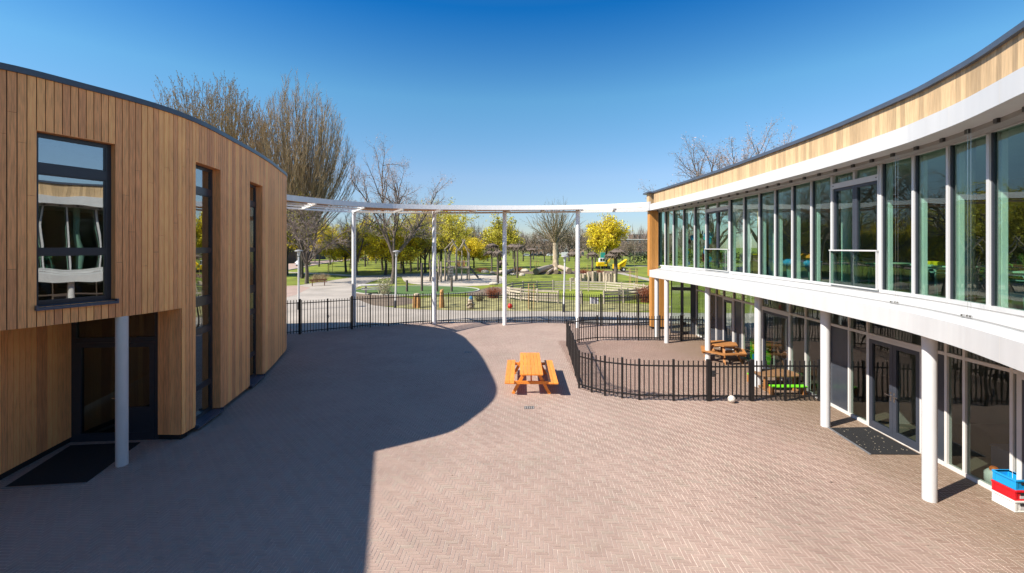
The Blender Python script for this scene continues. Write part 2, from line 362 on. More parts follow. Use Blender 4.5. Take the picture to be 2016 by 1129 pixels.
# courtyard: every clinker a brick of its own, herringbone, on a sheet of jointing sand
COURT = [(-16, -6), (13, -6), (13, 27.4), (8.3, 27.5), (5.5, 27.2), (3.4, 28.2), (-5, 28.1), (-7.5, 27.2), (-9.4, 26.2), (-11.7, 24.6), (-13, 24.2), (-16, 24.2)]
sheet('paving_bed', COURT, 0.0, M['joint'])
def herringbone():
    W = 0.0695; gap = 0.0078
    m_, t, b = new_mat('pink clinker pavers'); L = t.links.new; N = t.nodes.new
    at = N('ShaderNodeAttribute'); at.attribute_name = 'tone'
    cr = N('ShaderNodeValToRGB'); el = cr.color_ramp.elements
    cols = [(0.0, (0.335, 0.238, 0.194)), (0.25, (0.362, 0.258, 0.211)), (0.5, (0.378, 0.272, 0.223)), (0.72, (0.374, 0.279, 0.227)), (0.88, (0.366, 0.286, 0.230)), (1.0, (0.398, 0.288, 0.237))]
    while len(el) < len(cols): el.new(0.5)
    for e, (p, cc) in zip(el, cols): e.position = p; e.color = (*cc, 1)
    L(at.outputs['Fac'], cr.inputs[0]); out = cr.outputs[0]
    tc = N('ShaderNodeTexCoord')
    for sc, lo, hi in ((0.45, 0.90, 1.10), (2.6, 0.95, 1.05), (70, 0.90, 1.10)):
        nz = N('ShaderNodeTexNoise'); nz.inputs['Scale'].default_value = sc; nz.inputs['Detail'].default_value = 4; L(tc.outputs['Object'], nz.inputs[0])
        mr = N('ShaderNodeMapRange'); mr.inputs[1].default_value = 0.3; mr.inputs[2].default_value = 0.7; mr.inputs[3].default_value = lo; mr.inputs[4].default_value = hi
        L(nz.outputs[0], mr.inputs[0])
        mx = N('ShaderNodeMix'); mx.data_type = 'RGBA'; mx.blend_type = 'MULTIPLY'; mx.inputs[0].default_value = 1
        L(out, mx.inputs[6]); L(mr.outputs[0], mx.inputs[7]); out = mx.outputs[2]
    # yellowish lichen and sand staining with a shape of its own, mostly by the walls
    nz = N('ShaderNodeTexNoise'); nz.inputs['Scale'].default_value = 0.8; nz.inputs['Detail'].default_value = 7; nz.inputs['Roughness'].default_value = 0.65; L(tc.outputs['Object'], nz.inputs[0])
    mr = N('ShaderNodeMapRange'); mr.inputs[1].default_value = 0.58; mr.inputs[2].default_value = 0.74; L(nz.outputs[0], mr.inputs[0])
    mx = N('ShaderNodeMix'); mx.data_type = 'RGBA'; L(mr.outputs[0], mx.inputs[0]); L(out, mx.inputs[6]); mx.inputs[7].default_value = (0.26, 0.215, 0.15, 1)
    mul = N('ShaderNodeMath'); mul.operation = 'MULTIPLY'; mul.inputs[1].default_value = 0.4; L(mr.outputs[0], mul.inputs[0]); L(mul.outputs[0], mx.inputs[0]); out = mx.outputs[2]
    sx = N('ShaderNodeSeparateXYZ'); L(tc.outputs['Object'], sx.inputs[0])
    nz3 = N('ShaderNodeTexNoise'); nz3.inputs['Scale'].default_value = 0.7; nz3.inputs['Detail'].default_value = 5; L(tc.outputs['Object'], nz3.inputs[0])
    ad = N('ShaderNodeMath'); ad.operation = 'MULTIPLY_ADD'; ad.inputs[1].default_value = 3.0; L(nz3.outputs[0], ad.inputs[0]); L(sx.outputs[0], ad.inputs[2])
    mr3 = N('ShaderNodeMapRange'); mr3.inputs[1].default_value = 8.0; mr3.inputs[2].default_value = 10.6; mr3.inputs[4].default_value = 0.75; L(ad.outputs[0], mr3.inputs[0])
    mx3 = N('ShaderNodeMix'); mx3.data_type = 'RGBA'; L(mr3.outputs[0], mx3.inputs[0]); L(out, mx3.inputs[6]); mx3.inputs[7].default_value = (0.255, 0.195, 0.125, 1); out = mx3.outputs[2]
    # darker, redder clinker on the terrace and towards the glazed wing
    az = N('ShaderNodeAttribute'); az.attribute_name = 'zone'
    mxz = N('ShaderNodeMix'); mxz.data_type = 'RGBA'; mxz.blend_type = 'MULTIPLY'; L(az.outputs['Fac'], mxz.inputs[0]); L(out, mxz.inputs[6]); mxz.inputs[7].default_value = (0.66, 0.58, 0.55, 1); out = mxz.outputs[2]
    # dark scuffs and drips, small and scattered
    nz4 = N('ShaderNodeTexNoise'); nz4.inputs['Scale'].default_value = 1.7; nz4.inputs['Detail'].default_value = 9; nz4.inputs['Roughness'].default_value = 0.7; L(tc.outputs['Object'], nz4.inputs[0])
    mr4 = N('ShaderNodeMapRange'); mr4.inputs[1].default_value = 0.66; mr4.inputs[2].default_value = 0.76; mr4.inputs[4].default_value = 0.42; L(nz4.outputs[0], mr4.inputs[0])
    mx4 = N('ShaderNodeMix'); mx4.data_type = 'RGBA'; L(mr4.outputs[0], mx4.inputs[0]); L(out, mx4.inputs[6]); mx4.inputs[7].default_value = (0.17, 0.125, 0.105, 1); out = mx4.outputs[2]
    L(out, b.inputs['Base Color']); b.inputs['Roughness'].default_value = 0.78
    nb = N('ShaderNodeTexNoise'); nb.inputs['Scale'].default_value = 90; L(tc.outputs['Object'], nb.inputs[0])
    bp = N('ShaderNodeBump'); bp.inputs['Strength'].default_value = 0.25; bp.inputs['Distance'].default_value = 0.01; L(nb.outputs[0], bp.inputs['Height']); L(bp.outputs[0], b.inputs['Normal'])
    ns, ms = np.meshgrid(np.arange(-420, 420), np.arange(-160, 260), indexing='ij')
    ns, ms = ns.ravel(), ms.ravel()
    th = math.atan(37 / F); ca, sa = math.cos(th), math.sin(th)
    allc = []
    for (x0, x1, y0, y1) in ((0, 1, 0, 3), (1, 4, 2, 3)):
        bx, by = ns.astype(float), -ns + 6.0 * ms
        cx_, cy_ = (bx + (x0 + x1) / 2) * W, (by + (y0 + y1) / 2) * W
        X = cx_ * ca + cy_ * sa; Y = -cx_ * sa + cy_ * ca
        keep = (X > -15.5) & (X < 12.8) & (Y > 1.5) & (Y < 28.2) & (np.abs(X) < 1.35 * Y + 6.0)
        cx_, cy_ = cx_[keep], cy_[keep]; X, Y = X[keep], Y[keep]
        # inside COURT
        ins = np.zeros(len(X), bool); j = len(COURT) - 1
        for i in range(len(COURT)):
            xi, yi = COURT[i]; xj, yj = COURT[j]
            cond = ((yi > Y) != (yj > Y)) & (X < (xj - xi) * (Y - yi) / (yj - yi + 1e-12) + xi); ins ^= cond; j = i
        cx_, cy_ = cx_[ins], cy_[ins]
        hx, hy = ((x1 - x0) * W - gap) / 2, ((y1 - y0) * W - gap) / 2
        jx = rng.normal(0, 0.0009, len(cx_)); jy = rng.normal(0, 0.0009, len(cx_)); jr = rng.normal(0, 0.006, len(cx_))
        qs = []
        for dx, dy in ((-hx, -hy), (hx, -hy), (hx, hy), (-hx, hy)):
            px_, py_ = cx_ + jx + dx - jr * dy, cy_ + jy + dy + jr * dx
            qs.append(np.stack([px_ * ca + py_ * sa, -px_ * sa + py_ * ca, np.full(len(px_), 0.004) + rng.uniform(0, 0.0008, len(px_))], 1))
        allc.append(np.stack(qs, 1))
    V_ = np.concatenate(allc, 0); n = len(V_)
    me = bpy.data.meshes.new('courtyard_paving')
    me.vertices.add(n * 4); me.vertices.foreach_set('co', V_.reshape(-1).astype(np.float32))
    me.loops.add(n * 4); me.loops.foreach_set('vertex_index', np.arange(n * 4, dtype=np.int32))
    me.polygons.add(n); me.polygons.foreach_set('loop_start', np.arange(0, n * 4, 4, dtype=np.int32)); me.polygons.foreach_set('loop_total', np.full(n, 4, dtype=np.int32))
    me.update(calc_edges=True)
    tone = rng.beta(2.2, 2.2, n)
    # batches of pavers: pallets laid in patches of slightly different firing
    cxy = V_.mean(1); patch = np.sin(cxy[:, 0] * 1.9 + 1.3 * np.sin(cxy[:, 1] * 0.9)) * np.sin(cxy[:, 1] * 1.3 + 1.7 * np.sin(cxy[:, 0] * 0.7))
    tone = np.clip(tone + 0.20 * patch * rng.uniform(0.2, 1, n), 0, 1)
    at_ = me.attributes.new('tone', 'FLOAT', 'FACE'); at_.data.foreach_set('value', tone.astype(np.float32))
    X, Y = cxy[:, 0], cxy[:, 1]
    zone = np.clip((X - 2.2) / 9.0, 0, 0.72) + 0.08 * patch * (X > 1.5)
    ter = (Y > 13.9) & (Y < 22.4) & (X > 2.35 + np.clip((14.6 - Y) * 3, 0, 9)); zone = np.where(ter, 0.92 + 0.06 * patch, zone)
    az_ = me.attributes.new('zone', 'FLOAT', 'FACE'); az_.data.foreach_set('value', np.clip(zone + rng.normal(0, 0.06, n), 0, 1).astype(np.float32))
    me.materials.append(m_)
    o = bpy.data.objects.new('courtyard_paving', me); COL.objects.link(o); tag(o, kind='structure')
herringbone()

# wind-blown petals and grit on the paving
M['litter'] = ramp_tone('litter', [(0.50, 0.42, 0.20), (0.16, 0.11, 0.06), (0.42, 0.36, 0.28), (0.10, 0.08, 0.06)], 0.9)
mb = MB(); rr = random.Random(44)
for k in range(320):
    x, y = rr.uniform(-7.5, 8.2), rr.uniform(5.5, 26.5); s_ = rr.uniform(0.006, 0.022) * (1 + (rr.random() < 0.06)); a = rr.uniform(0, 6.28); cl = rr.random()
    if rr.random() < 0.4: x, y = 7.8 + rr.gauss(0, 0.8), rr.uniform(8, 21)
    ca, sa = math.cos(a) * s_, math.sin(a) * s_; mb.face([(x - ca, y - sa, 0.007), (x + sa * 0.6, y - ca * 0.6, 0.010), (x + ca, y + sa, 0.007), (x - sa * 0.6, y + ca * 0.6, 0.012)], cl)
tag(mb.build('litter_specks', M['litter']), 'small petals and grit scattered over the yard paving', kind='stuff')

# ------------------------------------------------------------------ left building
LC = Curve([(-10.9, 6.87), (-10.1, 7.37), (-9.27, 8.0), (-8.77, 9.0), (-8.45, 9.8), (-8.28, 10.5), (-8.25, 11.3), (-8.36, 12.2), (-8.55, 13.2), (-8.95, 15.2), (-9.4, 17), (-9.9, 18.6), (-10.45, 20.2), (-11.6, 22.0), (-13.5, 23.4), (-16, 24.3), (-19, 24.5), (-22, 24)])
LT = 8.0
lb = thing('school_wing', 'school wing with convex facade of upright brown larch boards in shade', 'school building', (-12, 12, 0))
lb_inv = (-12, 12, 0)
def lp(mb, name, mats, parent=None, **k):
    """build in world coordinates under a thing that stands at its own origin"""
    o = mb.build(name, mats, parent, **k)
    r = parent
    while r is not None and r.parent is not None: r = r.parent
    if parent is not None and parent is r: o.location = tuple(-q for q in r.location)
    return o
sJ = LC.s_y(10.87)                                  # corner where the ground-floor wall stops and the entrance recess opens
def s_at(px): return LC.s_px(px, lo=0.8)
OP = []                                             # openings: s0, s1, z0, z1
A0, A1 = s_at(71), s_at(226); OP.append((A0, A1, 3.66, 7.02))
B0, B1 = s_at(383.7), s_at(432.6); OP.append((B0, B1, 0.14, 7.02))
C0, C1 = s_at(490.5), s_at(515.5); OP.append((C0, C1, 0.14, 7.02))
D0 = LC.s_y(22.5) + 1.2; OP.append((D0, D0 + 1.1, 0.14, 7.02))
brk = sorted({0.02, LC.len - 0.05, sJ} | {q for o in OP for q in o[:2]})
boards = MB(); back = MB(); rr = random.Random(3)
for a, b in zip(brk[:-1], brk[1:]):
    n = max(1, round((b - a) / 0.126)); mid = (a + b) / 2
    zb = 3.28 if mid < sJ else 0.13
    op = next((o for o in OP if o[0] - 1e-3 <= mid <= o[1] + 1e-3), None)
    spans = [(zb, 8.035)] if op is None else [s_ for s_ in ((zb, op[2]), (op[3], 8.035)) if s_[1] - s_[0] > 0.05]
    if op is not None and op[2] < 0.3: spans = [(op[3], 8.035)]
    for k in range(n):
        q0, q1 = a + (b - a) * k / n, a + (b - a) * (k + 1) / n
        g0 = 0.0065
        for z0, z1 in spans:
            zz = [z0]
            if z1 - z0 > 2.2:
                z = z0 + rr.uniform(0.5, 3.6)
                while z < z1 - 0.35: zz.append(z); z += rr.uniform(2.0, 4.2)
            zz.append(z1); tone = rr.random()
            for u, v in zip(zz[:-1], zz[1:]):
                f0, f1, r0, r1 = LC.off(q0 + g0, 0.024), LC.off(q1 - g0, 0.024), LC.off(q0 + g0, 0.002), LC.off(q1 - g0, 0.002)
                e = 0.0025
                boards.hexa([(*r0, u + e), (*f0, u + e), (*f1, u + e), (*r1, u + e), (*r0, v - e), (*f0, v - e), (*f1, v - e), (*r1, v - e)], min(1, max(0, tone + rr.uniform(-0.12, 0.12))))
            m_ = max(1, int((q1 - q0) / 0.2))
            for z0_, z1_ in ((z0, z1),):
                p0, p1 = LC.off(q0, 0.0), LC.off(q1, 0.0)
                back.face([(*p0, z0_), (*p1, z0_), (*p1, z1_), (*p0, z1_)])
lp(boards, 'cladding', M['larch'], lb)
lp(back, 'wall', M['membrane'], lb)
t = MB(); LC.grid(t, [(-0.10, 8.15), (0.06, 8.15), (0.06, 8.035), (0.022, 8.035)], 0.02, LC.len - 0.05, 0.15, tone=0.5, ends=False)
lp(t, 'roof_trim', M['trim'], lb)
t = MB(); LC.grid(t, [(-0.14, 0.0), (-0.14, 0.13)], sJ, LC.len, 0.2, tone=0.5)
LC.grid(t, [(-0.14, 0.128), (0.0, 0.128)], sJ, LC.len, 0.2, tone=0.5)
lp(t, 'plinth', M['membrane'], lb)
outl = [LC.off(q, -0.02) for q in np.linspace(0.02, LC.len, 90)] + [(-26, 22), (-26, -8), (-9.0, -8), (-9.2, 0), (-9.84, 3.1)]
t = MB(); t.prism(outl, 7.90, 8.10); lp(t, 'roof', M['membrane'], lb)
# outer walls and the returning wing wall behind the frame
t = MB()
for a, b in (((-10.9, 6.87), (-9.84, 3.1)), ((-9.84, 3.1), (-9.2, 0)), ((-9.2, 0), (-9.0, -8)), ((-9.0, -8), (-26, -8)), ((-26, -8), (-26, 22))):
    f = Face(b, a); n = max(1, int(f.w / 0.14))
    for k in range(n):
        f.bar(t, f.w * k / n + 0.004, f.w * (k + 1) / n - 0.004, 0.13, 8.03, 0.0, 0.03, rr.random())
lp(t, 'wing_cladding', M['larch'], lb)
t = MB()
for a, b in (((-10.9, 6.87), (-9.84, 3.1)), ((-9.84, 3.1), (-9.2, 0)), ((-9.2, 0), (-9.0, -8)), ((-9.0, -8), (-26, -8)), ((-26, -8), (-26, 22))):
    Face(b, a).bar(t, 0, Face(b, a).w, 0.0, 8.14, -0.2, -0.004)
lp(t, 'wing_wall', M['membrane'], lb)
# floors, inner walls
inner = [LC.off(q, -0.24) for q in np.linspace(0.3, LC.len - 0.3, 60)]
inner2 = [LC.off(q, -0.24) for q in np.linspace(sJ + 0.1, LC.len - 0.3, 60)]
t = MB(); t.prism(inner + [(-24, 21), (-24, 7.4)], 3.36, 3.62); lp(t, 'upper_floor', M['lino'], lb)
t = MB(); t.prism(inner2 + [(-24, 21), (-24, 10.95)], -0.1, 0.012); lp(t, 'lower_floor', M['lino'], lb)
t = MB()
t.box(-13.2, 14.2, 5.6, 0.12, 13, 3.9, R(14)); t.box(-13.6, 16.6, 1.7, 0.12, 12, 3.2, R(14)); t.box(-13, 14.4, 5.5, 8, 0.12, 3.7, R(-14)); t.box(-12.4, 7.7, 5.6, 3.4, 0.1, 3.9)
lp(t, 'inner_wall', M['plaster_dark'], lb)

def left_window(s0, s1, z0, z1, rails, side, parent, depth=0.15, sill=True):
    a, b = LC.off(s0, 0.0), LC.off(s1, 0.0); f = Face(a, b)
    fr = MB(); d0, d1 = -depth - 0.06, -depth
    fr_w = 0.065
    f.bar(fr, 0, fr_w, z0, z1, d0, d1); f.bar(fr, f.w - side, f.w, z0, z1, d0, d1)
    f.bar(fr, fr_w, f.w - side, z1 - 0.07, z1, d0, d1); f.bar(fr, fr_w, f.w - side, z0, z0 + 0.08, d0, d1)
    for r0, r1 in rails: f.bar(fr, fr_w, f.w - side, r0, r1, d0, d1 + 0.004)
    # casement beads round each light
    zs = [z0 + 0.08] + [q for r_ in sorted(rails) for q in r_] + [z1 - 0.07]
    for k in range(0, len(zs), 2):
        u0, u1 = fr_w, f.w - side
        for (p0, p1, q0, q1) in ((u0, u0 + 0.02, zs[k], zs[k + 1]), (u1 - 0.02, u1, zs[k], zs[k + 1]), (u0 + 0.02, u1 - 0.02, zs[k], zs[k] + 0.02), (u0 + 0.02, u1 - 0.02, zs[k + 1] - 0.02, zs[k + 1])):
            f.bar(fr, p0, p1, q0, q1, d1 - 0.05, d1 - 0.012)
    wdw = lp(fr, 'window', M['alu'], parent)
    for k in range(0, len(zs), 2):
        p = MB(); f.bar(p, fr_w + 0.02, f.w - side - 0.02, zs[k] + 0.02, zs[k + 1] - 0.02, d0 + 0.02, d0 + 0.028); p.build('pane', M['g_left'], wdw)
    jm = MB(); ft = -0.004
    f.bar(jm, -0.02, 0.0, z0, z1, -depth, 0.02, 0.3); 
    for k in range(1): f.bar(jm, f.w, f.w + 0.022, z0, z1, -depth, 0.02, 0.25)
    f.bar(jm, 0, f.w, z1, z1 + 0.02, -depth, 0.02, 0.1)
    jm.build('jamb_lining', M['larch'], wdw)
    if sill:
        s_ = MB(); pr = 0.10
        s_.hexa([f.pt(-0.03, z0 - 0.05, -depth), f.pt(f.w + 0.03, z0 - 0.05, -depth), f.pt(f.w + 0.03, z0 - 0.07, pr), f.pt(-0.03, z0 - 0.07, pr), f.pt(-0.03, z0 + 0.005, -depth), f.pt(f.w + 0.03, z0 + 0.005, -depth), f.pt(f.w + 0.03, z0 - 0.02, pr), f.pt(-0.03, z0 - 0.02, pr)])
        for u in (-0.03, f.w + 0.0): f.bar(s_, u, u + 0.03, z0 - 0.055, z0 + 0.03, -depth + 0.01, pr + 0.004)
        s_.build('sill', M['alu_sill'], wdw)
    return f
fA = left_window(A0, A1, 3.66, 7.02, [(6.23, 6.43), (4.645, 4.77)], 0.10, lb, 0.14)
rl = [(6.24, 6.43), (4.65, 4.77), (3.2, 3.43), (2.43, 2.59), (0.92, 1.04)]
left_window(B0, B1, 0.14, 7.02, rl, 0.10, lb, 0.19)
left_window(C0, C1, 0.14, 7.02, rl, 0.10, lb, 0.19)
left_window(D0, D0 + 1.1, 0.14, 7.02, rl, 0.10, lb, 0.19)

# entrance recess
J = LC.off(sJ, 0.0)                                 # outer corner of the jamb
W0, W1, W2 = (-10.86, 10.74), (-10.53, 8.98), (-10.15, 7.30)
DR = (-8.82, 10.90)
t = MB(); n = 4; f = Face(J, DR)                    # jamb boards facing the camera; normal of J->DR points to +Y, so boards go at negative d
for k in range(n): f.bar(t, f.w * k / n + 0.003, f.w * (k + 1) / n - 0.003, 0.13, 3.28, -0.024, 0.0, [0.15, 0.35, 0.1, 0.3][k])
lp(t, 'jamb_cladding', M['larch'], lb); t = MB()
for a, b in ((W1, W0), (W2, W1)):
    f = Face(b, a); n = max(2, round(f.w / 0.137))
    for k in range(n):
        zj = rr.uniform(0.8, 2.6); tn = rr.random()
        for u, v in ((0.13, zj), (zj, 3.28)):
            f.bar(t, f.w * k / n + 0.004, f.w * (k + 1) / n - 0.004, u + 0.002, v - 0.002, -0.024, 0.0, tn)
lp(t, 'recess_cladding', M['larch'], lb)
t = MB()
Face(W0, W1).bar(t, 0, Face(W0, W1).w, 0, 3.3, 0.001, 0.15); Face(W1, W2).bar(t, 0, Face(W1, W2).w, 0, 3.3, 0.001, 0.15); lp(t, 'recess_wall', M['membrane'], lb)
t = MB(); Face(J, DR).bar(t, 0.0, Face(J, DR).w, 0, 3.29, 0.002, 0.2); lp(t, 'jamb_wall', M['membrane'], lb)
sof = [LC.off(q, 0.0) for q in np.linspace(0.3, sJ, 24)] + [(-8.84, 10.95), (-10.9, 10.8), W1, W2]
t = MB(); t.face([(x, y, 3.28) for x, y in sof][::-1]); lp(t, 'recess_soffit', M['soffit'], lb)
f = Face(W0, DR)                                    # along +X, normal to -Y (towards the camera)
fr = MB()
f.bar(fr, 0, 0.12, 0, 3.28, -0.1, 0.0); f.bar(fr, f.w - 0.09, f.w, 0, 3.28, -0.1, 0.0)
f.bar(fr, 0.12, f.w - 0.09, 3.20, 3.28, -0.1, 0.0); f.bar(fr, 0.12, f.w - 0.09, 2.44, 2.56, -0.1, 0.0); f.bar(fr, 0.12, f.w - 0.09, 0.0, 0.03, -0.1, 0.0)
ent = lp(fr, 'entrance', M['alu'], lb)
p = MB(); f.bar(p, 0.12, f.w - 0.09, 2.56, 3.20, -0.06, -0.052); p.build('transom_pane', M['g_door'], ent)
um = 0.12 + (f.w - 0.21) * 0.56
for u0, u1, hs in ((0.125, um - 0.003, 1), (um + 0.003, f.w - 0.095, -1)):
    d = MB(); st = 0.115
    f.bar(d, u0, u0 + st, 0.035, 2.435, -0.085, 0.006); f.bar(d, u1 - st, u1, 0.035, 2.435, -0.085, 0.006)
    f.bar(d, u0 + st, u1 - st, 2.32, 2.435, -0.085, 0.006); f.bar(d, u0 + st, u1 - st, 0.035, 0.20, -0.085, 0.006)
    if hs < 0: f.bar(d, u0 + st, u1 - st, 0.20, 0.82, -0.07, -0.01)
    f.bar(d, u0 + st, u1 - st, 0.20 if hs > 0 else 0.82, 2.32, -0.05, -0.042, m=1)
    if hs > 0:
        u = u1 - 0.05; f.bar(d, u - 0.012, u + 0.012, 0.85, 1.30, 0.012, 0.036, m=2); f.bar(d, u - 0.10, u, 1.06, 1.085, 0.036, 0.06, m=2)
    d.build('door', [M['alu'], M['g_door'], M['chrome']], ent)
COLX, COLY = G(240, 916)
t = MB(); t.lathe([(0.112, 0), (0.112, 3.285)], (COLX, COLY, 0), 40); lp(t, 'column', M['white_steel'], lb, smooth=30)

mt = MB(); mt.prism([(-10.66, 10.55), (-10.12, 8.70), (-8.66, 8.88), (-9.12, 10.72)], 0.006, 0.016)
o = tag(mt.build('door_mat', M['mat']), 'wide black entrance mat in the shaded recess beside the larch wall', 'door mat')
e = MB(); e.beam((-10.13, 8.68, 0.012), (-8.65, 8.86, 0.012), 0.035, 0.022); e.build('edging', M['alu_edge'], o)

# ------------------------------------------------------------------ right building
FC = Curve([(3.409, 0.000), (4.924, 2.462), (6.203, 4.735), (6.572, 5.606), (6.771, 6.061), (7.140, 6.951), (7.387, 7.775), (7.585, 8.637), (7.803, 10.606), (7.879, 12.216), (7.917, 14.205), (7.917, 16.099), (7.860, 17.993), (7.690, 20.834), (7.462, 23.580)])
GU = Curve([(5.682, 2.462), (7.103, 4.735), (7.481, 5.682), (7.832, 6.724), (8.031, 7.387), (8.258, 8.239), (8.428, 9.120), (8.589, 10.890), (8.712, 12.784), (8.826, 15.152), (8.836, 17.993), (8.712, 20.360), (8.476, 22.349), (7.993, 24.433)])
GL = Curve([(8.3, 2.0), (9.1, 5.0), (9.38, 7.0), (9.48, 8.64), (9.54, 10.1), (9.62, 12), (9.72, 14), (9.82, 17), (9.95, 20), (10.08, 23.9)])
rb = thing('main_school_building', 'two storey school building with white bands, green tinted glass and round white columns', 'school building', (12, 14, 0))
q1 = FC.len
# lower band and ledge
t = MB(); FC.grid(t, [(0.34, 3.1901), (0.0, 3.1901), (0.0, 3.5594), (0.03, 3.5689), (0.60, 3.6636), (0.60, 3.7394), (0.92, 3.7583)], 0, q1, 0.3, tone=0.5, ends=True)
lp(t, 'lower_fascia', M['white'], rb)
# fascia panel joints: hairline recess strips standing 2 mm proud in the sheet edge colour
q = 0.7
while q < q1:
    for z0, z1 in ((3.1929, 3.5547), (6.7915, 7.1249)):
        t = MB(); a, b = FC.off(q - 0.005, -0.002), FC.off(q + 0.005, -0.002); t.face([(*a, z0), (*b, z0), (*b, z1), (*a, z1)]); lp(t, 'panel_joint', M['soffit'], rb)
    q += 1.25
t = MB()                                            # ledge wires and brackets
for d, z in ((0.30, 3.6371), (0.62, 3.7583)):
    t.tube([(*FC.off(q, d), z) for q in np.linspace(0.2, q1 - 0.2, 90)], 0.008, 4)
lp(t, 'ledge_wire', M['gutter'], rb)
for px in (1732, 1861, 2012, 2230):
    q = FC.s_px(px); 
    if q is None: continue
    t = MB()
    for du in (-0.035, 0.035):
        x, y = FC.off(q + du, 0.32); t.tube([(x, y, 3.6257), (x, y, 6.7698)], 0.0022, 4)
        t.box(x, y, 3.6494, 0.03, 0.03, 0.05)
    x, y = FC.off(q + 0.11, 0.30); t.box(x, y, 3.6541, 0.05, 0.03, 0.04, tone=0.2)
    lp(t, 'blind_guide', M['chrome'], rb)
# soffit over the ground floor, floor slab, upper band
def between(c1, d1, c2, d2, z, flip=False, n=60, lo=0.0):
    P = [c1.off(c1.len * k / n, d1) for k in range(n + 1)]; Q = [c2.off(c2.len * k / n, d2) for k in range(n + 1)]
    mb = MB()
    for k in range(n):
        fc = [(*P[k], z), (*P[k + 1], z), (*Q[k + 1], z), (*Q[k], z)]; mb.face(fc[::-1] if flip else fc)
    return mb
t = between(FC, 0.30, GL, 0.3, 3.2071, True); lp(t, 'lower_soffit', M['soffit'], rb)
t = MB(); FC.grid(t, [(0.42, 6.7887), (0.0, 6.7887), (0.0, 7.1249), (0.02, 7.1315), (0.34, 7.1315)], 0, q1, 0.3, tone=0.5)
lp(t, 'upper_fascia', M['white'], rb)
t = MB(); FC.grid(t, [(0.42, 6.7887), (0.42, 6.7129), (0.60, 6.6940), (0.60, 6.7698), (0.95, 6.7698)], 0, q1, 0.3, tone=0.5)
lp(t, 'blind_box', M['gutter'], rb)
q = 0.4
while q < q1:
    t = MB(); x, y = FC.off(q, 0.40); n = FC.nrm(q); t.box(x, y, 6.7527, 0.05, 0.085, 0.07, math.atan2(n[1], n[0])); lp(t, 'blind_bracket', M['dark_metal'], rb); q += 0.62
# pale larch strip and roof trim
t = MB(); n = int(q1 / 0.118); rr = random.Random(5)
for k in range(n):
    a, b = q1 * k / n + 0.0025, q1 * (k + 1) / n - 0.0025
    p0, p1, r0, r1 = FC.off(a, 0.20), FC.off(b, 0.20), FC.off(a, 0.222), FC.off(b, 0.222)
    t.hexa([(*p0, 7.1334), (*p1, 7.1334), (*r1, 7.1334), (*r0, 7.1334), (*p0, 7.7262), (*p1, 7.7262), (*r1, 7.7262), (*r0, 7.7262)], rr.random())
lp(t, 'cladding', M['larch_pale'], rb)
t = MB(); FC.grid(t, [(0.24, 7.0728), (0.24, 7.7357)], 0, q1, 0.3, tone=0.5); lp(t, 'wall', M['membrane'], rb)
t = MB(); FC.grid(t, [(0.21, 7.7262), (0.13, 7.7262), (0.13, 7.8162), (0.15, 7.8304), (0.45, 7.8304)], 0, q1, 0.3, tone=0.5); lp(t, 'roof_trim', M['trim'], rb)
t = MB(); t.prism([FC.off(q1 * k / 50, 0.3) for k in range(51)][::-1] + [(4, -2), (22, -2), (22, 25.6)], 7.7168, 7.7925); lp(t, 'roof', M['membrane'], rb)
EY = 25.9
# rooms behind the glass
t = MB(); t.prism([GU.off(GU.len * k / 40, -0.05) for k in range(41)][::-1] + [(5.8, 0), (16, 0), (16, EY - 0.1)], 3.2469, 3.6636); lp(t, 'upper_floor', M['lino'], rb)
t = MB(); t.prism([GU.off(GU.len * k / 40, 0.02) for k in range(41)][::-1] + [(5.8, 0), (16, 0), (16, EY - 0.1)], 6.8834, 6.9781); lp(t, 'ceiling', M['ceiling'], rb)
t = MB(); t.prism([GL.off(GL.len * k / 40, -0.02) for k in range(41)][::-1] + [(8.1, 0), (16, 0), (16, 24)], -0.1, 0.014); lp(t, 'lower_floor', M['lino'], rb)
t = MB()
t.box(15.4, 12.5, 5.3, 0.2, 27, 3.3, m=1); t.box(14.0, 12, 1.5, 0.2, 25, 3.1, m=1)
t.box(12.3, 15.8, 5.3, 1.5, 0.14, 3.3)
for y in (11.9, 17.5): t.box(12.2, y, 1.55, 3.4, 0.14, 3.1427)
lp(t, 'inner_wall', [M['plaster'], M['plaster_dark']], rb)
t = MB(); t.box(19, 25.7, 4.0, 9, 0.25, 7.9); t.box(22.0, 11, 4, 0.3, 29, 7.9); t.box(13, -2.1, 4.0, 18, 0.2, 7.9); lp(t, 'outer_wall', M['larch_pale'], rb)
for k, (px, py) in enumerate(((1293, 664.5), (1312.4, 675.7), (1393.5, 711), (1492.5, 761.5), (1625, 839.5), (1830, 985))):
    x, y = G(px, py); t = MB(); t.lathe([(0.112, 0), (0.112, 3.1996)], (x, y, 0), 36); lp(t, 'column', M['white_steel'], rb, smooth=30)
x, y = 6.8834, 5.3; t = MB(); t.lathe([(0.112, 0), (0.112, 3.1996)], (x, y, 0), 36); lp(t, 'column', M['white_steel'], rb, smooth=30)
for px in (1350, 1491, 1626, 1838, 2170):           # columns inside the upper floor
    q = GU.s_px(px); x, y = GU.off(q, 0.55)
    t = MB(); t.lathe([(0.125, 3.6636), (0.125, 6.8834)], (x, y, 0), 28); lp(t, 'inner_column', M['white_steel'], rb, smooth=30)

